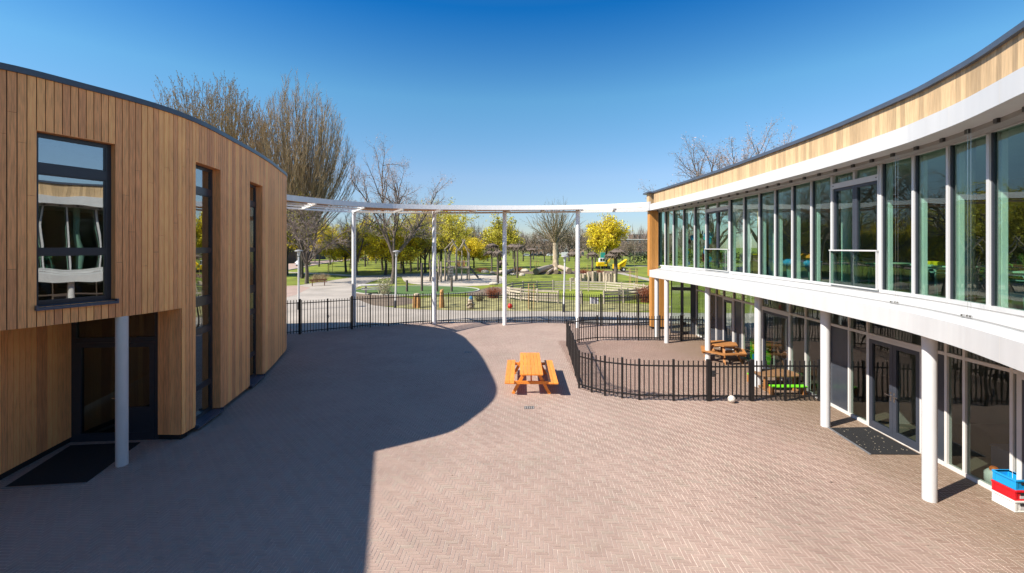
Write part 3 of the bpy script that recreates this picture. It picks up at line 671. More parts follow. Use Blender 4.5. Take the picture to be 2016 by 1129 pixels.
# upper glazing, bay by bay
ZB, ZT = 3.7772, 6.7508
muls = [1289.8, 1296.7, 1310.8, 1327, 1347, 1369, 1391.5, 1439, 1466.7, 1497, 1528.5, 1562.5, 1600.5, 1641, 1738, 1803, 1872, 1953]
ss = [GU.s_px(p) or GU.len for p in muls]; dbl = {1391.5, 1641}
order = sorted(zip(ss, muls))
near = order[0][0]
extra = []
while near > 1.2: near -= 0.93; extra.append((near, None))
order = extra[::-1] + order
for (sa, pa), (sb, pb) in zip(order[:-1], order[1:]):
    far_px = pb                                     # the far mullion (higher s) names the bay
    isd = pb in dbl
    a, b = GU.off(sa, 0), GU.off(sb, 0); f = Face(a, b); fr = MB(); mw = 0.032
    f.bar(fr, f.w - mw, f.w + mw, ZB - 0.02, ZT, -0.06, 0.09)                       # mullion
    f.bar(fr, mw, f.w - mw, ZB - 0.02, ZB + 0.05, -0.05, 0.07); f.bar(fr, mw, f.w - mw, ZT - 0.05, ZT, -0.05, 0.07)
    if not isd:
        for u0, u1 in ((mw, mw + 0.028), (f.w - mw - 0.028, f.w - mw)): f.bar(fr, u0, u1, ZB + 0.05, ZT - 0.05, -0.03, 0.03, m=1)
    wdw = lp(fr, 'window', [M['white'], M['panel']], rb)
    if not isd:
        p = MB(); f.bar(p, mw + 0.028, f.w - mw - 0.028, ZB + 0.05, ZT - 0.05, 0.0, 0.008); p.build('pane', M['g_up'], wdw)
        p = MB(); f.bar(p, f.w - 0.055, f.w - 0.015, ZB + 0.02, ZT + 0.1, 0.10, 0.175); p.build('fin', M['sunlit_white'], wdw)
    else:
        p = MB(); um = f.w / 2
        f.bar(p, mw, mw + 0.03, ZB + 0.05, ZT - 0.05, -0.075, 0.05); f.bar(p, f.w - mw - 0.03, f.w - mw, ZB + 0.05, ZT - 0.05, -0.075, 0.05)
        f.bar(p, mw + 0.03, f.w - mw - 0.03, 6.3531, 6.4857, -0.075, 0.05); f.bar(p, um - 0.035, um + 0.035, 6.4857, ZT - 0.05, -0.06, 0.05)
        for u in (mw + 0.07, f.w - mw - 0.07): f.bar(p, u - 0.02, u + 0.02, 6.4099, 6.4288, -0.079, -0.074, m=1)
        p.build('window_frame', [M['white'], M['dark_metal']], wdw)
        for u0, u1 in ((mw + 0.03, um - 0.002), (um + 0.002, f.w - mw - 0.03)):
            p = MB(); z0, z1, st = ZB + 0.05, 6.3531, 0.075
            f.bar(p, u0, u0 + st, z0, z1, -0.04, 0.04); f.bar(p, u1 - st, u1, z0, z1, -0.04, 0.04); f.bar(p, u0 + st, u1 - st, z0, z0 + st, -0.04, 0.04); f.bar(p, u0 + st, u1 - st, z1 - st, z1, -0.04, 0.04)
            f.bar(p, u0 + st, u1 - st, z0 + st, z1 - st, 0.0, 0.008, m=1)
            f.bar(p, u0 + 0.01, u1 - 0.01, 6.4904, ZT - 0.055, 0.0, 0.008, m=1)
            p.build('casement', [M['alu_grey'], M['g_up']], wdw)
        p = MB(); f.bar(p, mw - 0.02, f.w - mw + 0.02, 4.7006, 4.7337, -0.13, -0.09); f.bar(p, mw - 0.02, f.w - mw + 0.02, ZB + 0.03, ZB + 0.06, -0.13, -0.09)
        f.bar(p, mw, mw + 0.02, ZB + 0.06, 4.7006, -0.12, -0.08); f.bar(p, f.w - mw - 0.02, f.w - mw, ZB + 0.06, 4.7006, -0.12, -0.08)
        f.bar(p, mw + 0.02, f.w - mw - 0.02, ZB + 0.06, 4.7006, -0.112, -0.104, m=1); p.build('balustrade', [M['white'], M['g_up']], wdw)

# ground-floor glazing
low = [(1372, 1393, 'glass'), (1393, 1411, 'panel'), (1411, 1425.5, 'panel'), (1425.5, 1445.5, 'door'), (1445.5, 1463, 'panel'), (1463, 1502, 'glass'), (1502, 1557, 'door'), (1557, 1588, 'glass'),
       (1588, 1634, 'glass'), (1634, 1674, 'panel'), (1674, 1711, 'glass'), (1711, 1820, 'doors'), (1820, 1866, 'panel'), (1866, 1902, 'glass'), (1902, 1996, 'glass'), (1996, 2010, 'glass'), (2010, 2110, 'door'), (2110, 2400, 'glass')]
def leaf(f, u0, u1, z1, handle, parent):
    d = MB(); st = 0.10
    f.bar(d, u0, u0 + st, 0.03, z1, -0.05, 0.03); f.bar(d, u1 - st, u1, 0.03, z1, -0.05, 0.03); f.bar(d, u0 + st, u1 - st, z1 - st, z1, -0.05, 0.03); f.bar(d, u0 + st, u1 - st, 0.03, 0.20, -0.05, 0.03)
    f.bar(d, u0 + st, u1 - st, 0.20, z1 - st, -0.012, -0.004, m=1)
    u = u0 + 0.05 if handle > 0 else u1 - 0.05
    f.bar(d, u - 0.025, u + 0.025, 0.93, 1.16, -0.058, -0.05, m=2); f.bar(d, u - 0.06 * (handle < 0) * 2.2, u + 0.06 * (handle > 0) * 2.2, 1.06, 1.085, -0.10, -0.075, m=2); f.bar(d, u - 0.01, u + 0.01, 1.062, 1.083, -0.10, -0.058, m=2)
    d.build('door', [M['alu_grey'], M['g_low'], M['chrome']], parent)
for pa, pb, ty in low:
    s0, s1 = GL.s_px(pb), GL.s_px(pa)               # s grows with distance: far px = pa
    if s0 is None: s0 = max(0.05, s1 - 1.2)
    f = Face(GL.off(s0, 0), GL.off(s1, 0)); fr = MB(); mw = 0.028
    f.bar(fr, f.w - mw, f.w + mw, 0.0, 3.2043, -0.05, 0.06); f.bar(fr, mw, f.w - mw, 2.43, 2.50, -0.045, 0.05); f.bar(fr, mw, f.w - mw, 3.1238, 3.2043, -0.045, 0.05); f.bar(fr, mw, f.w - mw, 0.0, 0.075 if ty in ('glass', 'panel') else 0.02, -0.055, 0.06)
    if ty in ('door', 'doors'): f.bar(fr, mw, mw + 0.035, 0.0, 2.43, -0.055, 0.05); f.bar(fr, f.w - mw - 0.035, f.w - mw, 0.02, 2.43, -0.055, 0.05); f.bar(fr, mw + 0.035, f.w - mw - 0.035, 2.36, 2.43, -0.055, 0.05)
    bay = lp(fr, 'glazed_bay', M['soffit'], rb)
    p = MB(); f.bar(p, mw, f.w - mw, 2.50, 3.1238, 0.0, 0.008); p.build('transom_pane', M['g_low'], bay)
    if ty == 'glass': p = MB(); f.bar(p, mw, f.w - mw, 0.075, 2.43, 0.0, 0.008); p.build('pane', M['g_low'], bay)
    elif ty == 'panel': p = MB(); f.bar(p, mw, f.w - mw, 0.075, 2.43, 0.0, 0.03); p.build('infill_panel', M['panel'], bay)
    elif ty == 'door': leaf(f, mw + 0.04, f.w - mw - 0.04, 2.355, 1, bay)
    else:
        um = f.w * 0.5; leaf(f, mw + 0.04, um - 0.003, 2.355, -1, bay); leaf(f, um + 0.003, f.w - mw - 0.04, 2.355, 1, bay)
# far end: entrance wall facing the yard, orange larch piers
f = Face((8.86, 24.35), (10.10, 23.92)); fr = MB()  # normal towards -Y
for u0, u1 in ((0, 0.06), (0.50, 0.66), (f.w - 0.30, f.w)): f.bar(fr, u0, u1, 0, 3.2043, -0.08, 0.0)
for u0, u1 in ((0.06, 0.50), (0.66, f.w - 0.30)):
    f.bar(fr, u0, u1, 2.40, 2.58, -0.08, 0.0); f.bar(fr, u0, u1, 3.1427, 3.2043, -0.08, 0.0); f.bar(fr, u0, u1, 0, 0.14, -0.08, 0.0)
en = lp(fr, 'end_entrance', M['alu'], rb)
for u0, u1 in ((0.06, 0.50), (0.66, f.w - 0.30)):
    p = MB(); f.bar(p, u0, u1, 0.14, 2.40, -0.05, -0.042); f.bar(p, u0, u1, 2.58, 3.1427, -0.05, -0.042); p.build('pane', M['g_low'], en)
p = MB(); f.bar(p, 0.56, 0.72, 1.04, 1.07, 0.03, 0.06); f.bar(p, 0.56, 0.59, 1.04, 1.07, 0.0, 0.03); p.build('handle', M['chrome'], en)
rr = random.Random(9)
for nm, mt_, spec in (('end_pier', 'larch_orange', ((8.18, 8.92, 25.55, 0.14, 3.2), (7.54, 7.97, 23.82, 3.22, 6.785))), ('end_cladding', 'larch_pale', ((7.50, 7.97, 23.82, 7.135, 7.72),))):
    t = MB()
    for x0, x1, y, z0, z1 in spec:
        f = Face((x0, y), (x1, y)); n = max(3, round(f.w / 0.12))
        for k in range(n): f.bar(t, f.w * k / n + 0.003, f.w * (k + 1) / n - 0.003, z0, z1, 0.0, 0.024, rr.random())
        g_ = Face((x0, y + 0.42), (x0, y)); n = 3
        for k in range(n): g_.bar(t, g_.w * k / n + 0.003, g_.w * (k + 1) / n - 0.003, z0, z1, 0.0, 0.024, rr.random())
    lp(t, nm, M[mt_], rb)
t = MB(); t.box(8.56, 25.78, 1.6, 0.70, 0.42, 3.15); t.box(7.765, 24.05, 5.45, 0.40, 0.40, 4.5); lp(t, 'end_pier_core', M['membrane'], rb)
FCe = FC.off(q1, 0); t = MB(); f = Face((FCe[0], FCe[1]), (FCe[0] + 1.6, FCe[1] + 0.2))
f.bar(t, 0.0, 0.8, 3.1901, 3.5689, -0.1, -0.002); f.bar(t, 0.0, 0.6, 6.7887, 7.1296, -0.1, -0.002); lp(t, 'end_fascia', M['white'], rb); t = MB(); t.box(7.41, 23.84, 7.02, 0.12, 0.62, 0.475); lp(t, 'beam_joint', M['white'], rb)
t = MB(); t.box(7.72, 24.08, 7.775, 0.75, 0.85, 0.085); lp(t, 'end_trim', M['trim'], rb)
mt = MB(); mt.prism([(8.30, 10.10), (9.42, 10.08), (9.50, 11.62), (8.42, 11.58)], 0.006, 0.016)
o = tag(mt.build('door_mat', M['mat']), 'black coir mat littered with petals before the grey double doors', 'door mat')
e = MB(); e.beam((8.28, 10.09, 0.012), (8.40, 11.60, 0.012), 0.04, 0.022); e.build('edging', M['alu_edge'], o)
e = MB(); rr = random.Random(4)
for k in range(46):
    x, y = rr.uniform(8.4, 9.35), rr.uniform(10.2, 11.5); s_ = rr.uniform(0.004, 0.013); a = rr.uniform(0, 3.1)
    e.box(x, y, 0.018, s_ * 2, s_, 0.004, a)
M['petal'] = pm('dry petals', (0.42, 0.37, 0.27), 0.8)
e.build('petals', M['petal'], o)

# ------------------------------------------------------------------ ring beam on posts closing the courtyard
NB = Curve([(-10.75, 19.9), (-10.25, 21.1), (-9.35, 22.6), (-8.3, 23.75), (-6.4, 24.9), (-2.5, 25.7), (1.68, 25.7), (4.8, 25.2), (7.45, 24.0)])
FB = Curve([(-13.2, 22.6), (-11.3, 25.2), (-9.65, 26.5), (-4.88, 27.35), (-0.45, 27.15), (3.9, 26.55), (8.1, 25.95)])
pg = thing('pergola', 'white curved ring beam with brown slats on four slim posts spanning the yard', 'pergola', (-1, 27, 0))
# offsets along the right-hand normal are towards the yard
t = MB(); NB.grid(t, [(-0.08, 7.0), (0.0, 7.0), (0.0, 7.265), (-0.08, 7.265), (-0.08, 7.0)], 0.45, NB.len, 0.25, tone=0.5); lp(t, 'ring_beam', M['sunlit_white'], pg)
t = MB(); NB.grid(t, [(-0.10, 7.03), (-0.003, 7.03), (-0.003, 7.24), (-0.10, 7.24), (-0.10, 7.03)], 0.0, 0.46, 0.2, tone=0.5)
lp(t, 'beam_end', M['gutter'], pg)
t = MB(); FB.grid(t, [(-0.05, 6.90), (0.05, 6.90), (0.05, 7.0), (-0.05, 7.0), (-0.05, 6.90)], 0.0, FB.len, 0.25, tone=0.5); lp(t, 'outer_beam', M['sunlit_white'], pg)
def ring_pt(k, q):                                  # k = 0 at the ring beam, 1 at the outer beam; q = fraction along
    a, b = NB.at(NB.len * q), FB.at(FB.len * q); return (a[0] + (b[0] - a[0]) * k, a[1] + (b[1] - a[1]) * k)
qs_ = [0.06, 0.16, 0.25, 0.34, 0.445, 0.55, 0.645, 0.74, 0.825, 0.915]
def fq(pt): return min(np.linspace(0, 1, 400), key=lambda q: (FB.at(FB.len * q)[0] - pt[0]) ** 2 + (FB.at(FB.len * q)[1] - pt[1]) ** 2)
posts = [G(696.7, 642.5), G(854.8, 638.5), G(993.5, 640.5), G(1137.5, 645.5)]
pq = [fq(p) for p in posts]
raf = [pq[0] * 0.45] + [q for i in range(4) for q in ((pq[i], (pq[i] + pq[i + 1]) / 2) if i < 3 else (pq[3], (pq[3] + 1) / 2))]
for q in raf:
    a, b = ring_pt(0.03, q), ring_pt(1.0, q); t = MB()
    d = Vector((b[0] - a[0], b[1] - a[1], 0)).normalized(); s_ = Vector((d.y, -d.x, 0)) * 0.035
    P = [(a, 6.93), (b, 6.92), (b, 7.06), (a, 7.20)]
    V0 = [Vector((*p, z)) - s_ for p, z in P]; V1 = [Vector((*p, z)) + s_ for p, z in P]
    t.mesh(V0 + V1, [(0, 1, 2, 3), (7, 6, 5, 4), (0, 4, 5, 1), (1, 5, 6, 2), (2, 6, 7, 3), (3, 7, 4, 0)]); lp(t, 'rafter', M['sunlit_white'], pg)
for k, qa, qb in ((0.32, 0.0, pq[0]), (0.64, 0.0, pq[0]), (0.32, pq[3], 1.0), (0.64, pq[3], 1.0)):
    t = MB(); P = [ring_pt(k, q) for q in np.linspace(qa, qb, 26)]
    for a, b in zip(P[:-1], P[1:]): t.beam((*a, 6.985), (*b, 6.985), 0.06, 0.07)
    lp(t, 'tube', M['sunlit_white'], pg)
M['slat'] = pm('brown slats', (0.42, 0.17, 0.06), 0.6, var=0.2, noise=(5, 0.12))
t = MB(); rr = random.Random(2)
def slats(qa, qb, ks):
    for k in ks:
        n = max(2, int(30 * (qb - qa) / 0.6)); P = [ring_pt(k, q) for q in np.linspace(qa, qb, n)]; tn = rr.random()
        for i, (a, b) in enumerate(zip(P[:-1], P[1:])):
            if i % 7 == 0: tn = rr.random()
            t.beam((*a, 7.06), (*b, 7.06), 0.115, 0.028, tn)
slats(pq[0], pq[3], np.linspace(0.09, 0.93, 11)); slats(0.02, pq[0], (0.09, 0.17, 0.25)); slats(pq[3], 0.985, (0.12, 0.46, 0.80))
lp(t, 'slats', M['slat'], pg)
for p in posts:
    t = MB(); t.lathe([(0.125, 0.0), (0.125, 7.04)], (p[0], p[1], 0), 28); po = lp(t, 'post', M['sunlit_white'], pg, smooth=30)
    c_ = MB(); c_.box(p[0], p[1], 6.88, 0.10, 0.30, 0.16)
    c_.build('bracket', M['sunlit_white'], po)

# ------------------------------------------------------------------ railings
def railing(name, pts, label, h, group=None, gap=0.145, thick=(), lift=0.05, post_w=0.06, bw=0.030):
    """bar fence through plan points, one post per point; every panel one mesh of two rails and its bars"""
    o = thing(name, label, 'fence', (pts[0][0], pts[0][1], 0), 0, group); ox, oy = pts[0][0], pts[0][1]
    for i, p in enumerate(pts):
        w_ = 0.10 if i in thick else post_w
        t = MB(); t.box(p[0] - ox, p[1] - oy, (h + 0.04) / 2, w_, w_, h + 0.04); t.build('post', M['black_steel'], o)
    for i in range(len(pts) - 1):
        a, b = Vector((pts[i][0] - ox, pts[i][1] - oy, 0)), Vector((pts[i + 1][0] - ox, pts[i + 1][1] - oy, 0)); d = b - a; L_ = d.length; u = d / L_
        t = MB(); z0, z1 = 0.16, h - 0.17; e = u * 0.026
        for z in (z0, z1): t.beam(a + e + Vector((0, 0, z)), b - e + Vector((0, 0, z)), 0.016, 0.045)
        n = max(1, round(L_ / gap)); ang = math.atan2(u.y, u.x)
        for k in range(1, n):
            q = a + d * (k / n); t.box(q.x, q.y, (h + lift) / 2, bw, bw, h - lift, ang)
        t.build('bar_panel', M['black_steel'], o)
    return o
def gate(pa, pb, h, label, split=None, group=None, sign=False, gap=0.145):
    o = thing('gate', label, 'gate', (pa[0], pa[1], 0), 0, group); A = Vector((0, 0, 0)); B = Vector((pb[0] - pa[0], pb[1] - pa[1], 0))
    cuts = [0.0, 1.0] if split is None else [0.0, split, 1.0]
    for c0, c1 in zip(cuts[:-1], cuts[1:]):
        d = (B - A); u = d.normalized(); a = A + d * c0 + u * 0.075; b = A + d * c1 - u * 0.075 if c1 == 1.0 else A + d * c1 - u * 0.02
        if c0 > 0: a = A + d * c0 + u * 0.02
        t = MB(); ang = math.atan2(u.y, u.x); L_ = (b - a).length
        for q in (a, b): t.box(q.x, q.y, h / 2 + 0.02, 0.04, 0.04, h - 0.04, ang)
        for z in (0.15, h - 0.17): t.beam(a + u * 0.02 + Vector((0, 0, z)), b - u * 0.02 + Vector((0, 0, z)), 0.035, 0.045)
        n = max(2, round(L_ / gap))
        for k in range(1, n):
            q = a + (b - a) * (k / n); t.box(q.x, q.y, h / 2 + 0.01, 0.031, 0.031, h - 0.10, ang)
        lf = t.build('gate_leaf', M['black_steel'], o)
    q = A + (B - A) * (split if split else 0.0); u = (B - A).normalized(); q = q + u * (0.0 if split else 0.13)
    t = MB(); nrm = Vector((u.y, -u.x, 0)); zl = h * 0.70 if not split else h * 0.46
    t.box(q.x + nrm.x * 0.045, q.y + nrm.y * 0.045, zl, 0.10, 0.05, 0.19, math.atan2(u.y, u.x)); t.tube([q + nrm * 0.06 + Vector((0, 0, zl + 0.02)), q + nrm * 0.11 + Vector((0, 0, zl + 0.02)), q + nrm * 0.11 + u * 0.12 + Vector((0, 0, zl + 0.02))], 0.012, 8)
    t.build('lock', M['dark_metal'], o)
    return o
g = lambda px, py: G(px, py)
OUT_L = [g(545, 663), g(560, 661), g(590, 658.5)]
railing('railing', OUT_L, 'short black bar railing between the larch wing and the double gate', 1.9, bw=0.034, thick=(2,))
gate(g(591, 658.5), g(692, 648.8), 1.88, 'black double gate of upright bars beside the larch wing', split=0.52)
pts = [g(693, 648.6), g(729, 645), g(765, 642.5), g(799.5, 640), g(832.8, 638), g(850, 637.3), g(883, 636.6), g(916, 636.2), g(949, 636), g(981.6, 636), g(1014, 636), g(1047, 636), g(1080, 636.5), g(1112, 637.5), g(1147, 640), g(1183, 642.2)]
railing('railing', pts, 'long black bar railing curving behind the white pergola posts', 1.9, bw=0.034, thick=(0, 15))
gate(g(1184, 642.2), g(1256, 641.2), 1.88, 'black double gate of upright bars left of the orange pier', split=0.5)
railing('railing', [g(1257, 641.2), g(1290, 640.5)], 'stub of tall black railing joining the gate to the orange larch pier', 1.9, bw=0.034, thick=(0,))
a, b = g(1163, 643), g(1183, 643)
t = MB(); x, y = g(1171, 642); t.box(x, y + 0.18, 1.52, 0.52, 0.012, 0.40)
o = t.build('notice_board', M['sunlit_white']); tag(o, 'small white notice board fixed to the bars of the tall railing', 'sign')
t = MB(); t.box(x - 0.07, y + 0.171, 1.52, 0.02, 0.004, 0.36); t.box(x + 0.05, y + 0.171, 1.52, 0.035, 0.004, 0.36); t.build('print', M['soffit'], o)
# low inner railing
railing('railing', [g(1116, 682), g(1121.5, 700), g(1127, 718), g(1133, 741), g(1140, 765), g(1165, 773), g(1191, 779.7), g(1225, 784.5), g(1258.6, 788), g(1326, 789.6), g(1394.5, 790)], 'low black bar railing bending round the small terrace up to the gate', 1.26, thick=(10,))
gate(g(1395.5, 790), g(1480, 790), 1.24, 'low black bar gate behind the white ball', gap=0.13)
railing('railing', [g(1480.5, 790), g(1546, 790), g(1612, 790)], 'low black bar railing in front of the green benches', 1.26, thick=(0,))
railing('railing', [g(1116, 682), g(1140, 675), g(1176, 670.8), g(1216, 670.8), g(1257, 671), g(1299, 671), g(1341, 671)], 'low black bar railing at the far side of the small terrace', 1.26, thick=(6,))
gate(g(1342, 671), g(1386, 671.3), 1.24, 'low black gate at the far end of the terrace beside the glazing')

# ------------------------------------------------------------------ furniture in the yard
M['orange'] = pm('orange painted wood', (0.84, 0.275, 0.035), 0.5, var=0.09, noise=(9, 0.15), stretch=(4, 0.3, 4), bump=(30, 0.15), noise2=(3, 0.08))
M['teak'] = pm('stained picnic wood', (0.36, 0.155, 0.045), 0.6, var=0.16, noise=(6, 0.14), bump=(30, 0.1))
M['oak'] = pm('brown bench wood', (0.22, 0.12, 0.055), 0.6, var=0.16, noise=(6, 0.14))
M['lime'] = pm('lime green board', (0.16, 0.62, 0.02), 0.45, noise=(5, 0.06))
# orange table: x = across, y = along; origin on the ground
tb = thing('picnic_table', 'bright orange picnic table with two benches alone on the clinker paving', 'picnic table', (0.655, 15.4, 0), R(-1.2))
TL = 2.86; y0, y1 = -TL / 2, TL / 2
rr = random.Random(8)
for i in range(6):
    t = MB(); x = -0.3125 + i * 0.125; t.box(x, 0, 0.715, 0.118, TL + rr.uniform(-0.01, 0.01), 0.04, 0, rr.random()); t.build('top_plank', M['orange'], tb, bevel=0.005)
for sx in (-1, 1):
    s_ = MB()
    for i in range(2 if sx > 0 else 2): s_.box(sx * (0.63 + i * 0.155), 0, 0.435, 0.148, TL + rr.uniform(-0.012, 0.012), 0.04, 0, rr.random())
    s_.build('seat', M['orange'], tb, bevel=0.005)
for sy in (-1, 1):
    y = sy * (TL / 2 - 0.30)
    for sx in (-1, 1):
        t = MB(); t.beam((sx * 0.60, y - 0.024 * sy, 0.0), (sx * 0.22, y - 0.024 * sy, 0.695), 0.045, 0.10, rr.random(), up=(1, 0, 0)); t.build('leg', M['orange'], tb, bevel=0.004)
    t = MB(); t.box(0, y + 0.022 * sy, 0.385, 1.60, 0.044, 0.10, 0, rr.random()); t.build('seat_bearer', M['orange'], tb, bevel=0.004)
    t = MB(); t.box(0, y + 0.022 * sy, 0.655, 0.66, 0.044, 0.08, 0, rr.random()); t.build('top_bearer', M['orange'], tb, bevel=0.004)
for sy in (-1, 1):
    t = MB(); t.beam((0, sy * (TL / 2 - 0.36), 0.40), (0, sy * 0.55, 0.68), 0.045, 0.07); t.build('brace', M['orange'], tb, bevel=0.004)

def hexagon(r, a0=0.0): return [(r * math.cos(a0 + k * math.pi / 3), r * math.sin(a0 + k * math.pi / 3)) for k in range(6)]
hx = thing('hexagonal_picnic_table', 'brown hexagonal picnic table with ring bench by the terrace glazing', 'picnic table', (8.95, 18.55, 0), 0.15)
t = MB(); h6 = hexagon(0.62)
for k in range(6):
    y_a, y_b = -0.53 + k * 0.177, -0.53 + (k + 1) * 0.177 - 0.008
    def xw(y): return 0.62 - abs(y) / math.sqrt(3)
    t.prism([(-xw(y_a), y_a), (xw(y_a), y_a), (xw(y_b), y_b), (-xw(y_b), y_b)], 0.69, 0.73, rr.random())
t.build('table_top', M['teak'], hx)
o6, i6 = hexagon(0.98), hexagon(0.70)
for k in range(6):
    k2 = (k + 1) % 6; t = MB(); t.prism([i6[k], o6[k], o6[k2], i6[k2]], 0.41, 0.45, rr.random()); t.build('seat', M['teak'], hx)
for k in range(3):
    a = k * math.pi / 3; c_, s_ = math.cos(a), math.sin(a); t = MB(); t.beam((-0.95 * c_, -0.95 * s_, 0.37 - k * 0.001), (0.95 * c_, 0.95 * s_, 0.37 - k * 0.001), 0.05, 0.08, rr.random()); t.build('bearer', M['teak'], hx)
for k in range(6):
    a = k * math.pi / 3; c_, s_ = math.cos(a), math.sin(a)
    t = MB(); t.beam((0.80 * c_, 0.80 * s_, 0.0), (0.42 * c_, 0.42 * s_, 0.70), 0.09, 0.045, rr.random(), up=(c_, s_, 0)); t.build('leg', M['teak'], hx)

kt = thing('children_table', 'low brown rounded table with lime green benches under the white soffit', 'table', (8.95, 14.85, 0), 0.0)
t = MB(); P = smooth_poly([(-0.62, -0.33), (0, -0.42), (0.62, -0.33), (0.60, 0.34), (0, 0.42), (-0.60, 0.34)], 6); t.prism(P, 0.50, 0.545); t.build('table_top', M['oak'], kt, bevel=0.008)
for sx in (-1, 1):
    for sy in (-1, 1): t = MB(); t.box(sx * 0.48, sy * 0.25, 0.25, 0.085, 0.085, 0.5); t.build('leg', M['teak'], kt)
t = MB(); t.beam((-0.48, 0, 0.12), (0.48, 0, 0.12), 0.06, 0.05); t.beam((-0.5, -0.66, 0.06), (-0.5, 0.66, 0.06), 0.06, 0.05); t.beam((0.5, -0.66, 0.06), (0.5, 0.66, 0.06), 0.06, 0.05); t.build('frame', M['oak'], kt)
for sy in (-1, 1):
    b_ = MB(); b_.box(0.02, sy * 0.66, 0.285, 1.14, 0.22, 0.045); o = b_.build('bench_seat', M['lime'], kt, bevel=0.012)
    for sx in (-1, 1): t = MB(); t.box(sx * 0.52, sy * 0.66, 0.13, 0.07, 0.20, 0.26); t.build('leg', M['teak'], o)

M['ball_white'] = pm('scuffed white leather', (0.68, 0.62, 0.55), 0.5, noise=(18, 0.14))
M['ball_mark'] = pm('dark ball panels', (0.10, 0.06, 0.05), 0.5)
bx, by = g(1440.5, 793.5)
b_ = MB(); b_.lathe([(0.111 * math.sin(a), -0.111 * math.cos(a)) for a in np.linspace(0.02, math.pi - 0.02, 18)], (0, 0, 0), 26)
o = b_.build('ball', M['ball_white'], smooth=60, loc=(bx, by, 0.115)); tag(o, 'scuffed white football lying in front of the low black gate', 'ball')
t = MB()
for k in range(9):                                  # seams and dark panels
    ph = math.acos(1 - 2 * (k + 0.5) / 12); th = 2.4 * k; n = Vector((math.sin(ph) * math.cos(th), math.sin(ph) * math.sin(th), math.cos(ph)))
    a = n.orthogonal().normalized(); b2 = n.cross(a); t.face([(n * 0.1115 + (a * math.cos(q) + b2 * math.sin(q)) * 0.014) for q in np.linspace(0, 2 * math.pi, 6)[:-1]])
t.build('panel_print', M['ball_mark'], o)

M['drain'] = pm('cast iron', (0.035, 0.033, 0.032), 0.6, noise=(20, 0.2))
def drain(px, py, w_, d_, label):
    x, y = G(px, py); t = MB(); t.box(0, 0, -0.004, w_, d_, 0.022)
    o = t.build('drain_grate', M['drain'], loc=(x, y, 0.0)); tag(o, label, 'drain')
    t = MB()
    for k in range(5):
        t.box(-w_ / 2 + w_ * (k + 0.5) / 5, 0, 0.0085, w_ / 9, d_ * 0.85, 0.003)
    t.build('bars', M['gutter'], o)
drain(1042, 803, 0.30, 0.22, 'small slotted drain grate in sunny paving in front of the orange table')
drain(921, 694, 0.34, 0.24, 'small drain grate in the shaded paving of the yard')

# crates by the near glazing
M['blue_pl'] = pm('blue plastic', (0.01, 0.30, 0.66), 0.4, noise=(5, 0.05)); M['red_pl'] = pm('red plastic', (0.72, 0.012, 0.02), 0.4, noise=(5, 0.05)); M['white_pl'] = pm('white plastic', (0.72, 0.73, 0.70), 0.45, noise=(5, 0.06))
def crate(cx, cy, z, sx, sy, h, mt, label, open_=True, lbl=True):
    o = thing('crate', label, 'crate', (cx, cy, z)); t = MB(); tw = 0.012
    def ring(a, b, z0, z1, tk):
        for s_ in (-1, 1): t.box(s_ * (a / 2 - tk / 2), 0, (z0 + z1) / 2, tk, b, z1 - z0); t.box(0, s_ * (b / 2 - tk / 2), (z0 + z1) / 2, a - 2 * tk, tk, z1 - z0)
    ring(sx - 0.03, sy - 0.03, 0.0, h, tw); ring(sx, sy, h - 0.035, h, 0.027); ring(sx - 0.012, sy - 0.012, 0.0, 0.022, 0.014); t.box(0, 0, 0.012, sx - 0.056, sy - 0.056, 0.02)
    for s1 in (-1, 1):                                # corner posts
        for s2 in (-1, 1): t.box(s1 * (sx / 2 - 0.03), s2 * (sy / 2 - 0.03), h / 2 - 0.006, 0.045, 0.045, h - 0.06)
    t.build('crate_body', mt, o, bevel=0.004)
    t = MB(); t.box(0, -sy / 2 + 0.012, h * 0.66, 0.11, 0.016, 0.045); t.build('grip_hole', M['dark_metal'], o)
    if lbl: t = MB(); t.box(0.01, -sy / 2 + 0.0125, h * 0.33, 0.14, 0.006, 0.05); t.build('label_card', M['white'], o)
crate(9.245, 8.085, 0.006, 0.325, 0.40, 0.205, M['white_pl'], 'white plastic crate at the bottom of the stack by the glass')
crate(9.25, 8.09, 0.211, 0.325, 0.40, 0.185, M['red_pl'], 'red plastic crate between the blue and the white one')
crate(9.275, 8.10, 0.396, 0.325, 0.40, 0.185, M['blue_pl'], 'blue plastic crate on top of the stack by the glass', lbl=False)

# things inside the ground floor, seen through the glass
M['green_card'] = pm('green picture card', (0.16, 0.30, 0.06), 0.6, noise=(9, 0.5)); M['mint'] = pm('mint board', (0.25, 0.52, 0.40), 0.6, noise=(7, 0.25)); M['orange_pl'] = pm('orange lid', (0.75, 0.16, 0.02), 0.4)
M['yellow'] = pm('yellow paper', (0.75, 0.60, 0.02), 0.6); M['paper'] = pm('white paper', (0.75, 0.77, 0.76), 0.7); M['red_rag'] = pm('red print', (0.55, 0.06, 0.05), 0.6)
sg = thing('picture_card', 'small green picture card in white frame standing inside the glass', 'picture', (9.72, 8.28, 0.014), R(30))
t = MB(); t.box(0, 0, 0.38, 0.36, 0.012, 0.26); t.build('frame', M['white'], sg)
t = MB(); t.box(0, -0.0085, 0.38, 0.31, 0.005, 0.21); t.build('picture', M['green_card'], sg)
t = MB(); t.box(0, 0.02, 0.13, 0.03, 0.02, 0.25); t.build('stand', M['white'], sg)
cn = thing('canister', 'pale canister with an orange lid on the floor behind glass', 'canister', (9.78, 8.86, 0.014))
t = MB(); t.lathe([(0.13, 0), (0.15, 0.05), (0.15, 0.20), (0.10, 0.26)], (0, 0, 0), 20); t.build('body', M['white_pl'], cn, smooth=40)
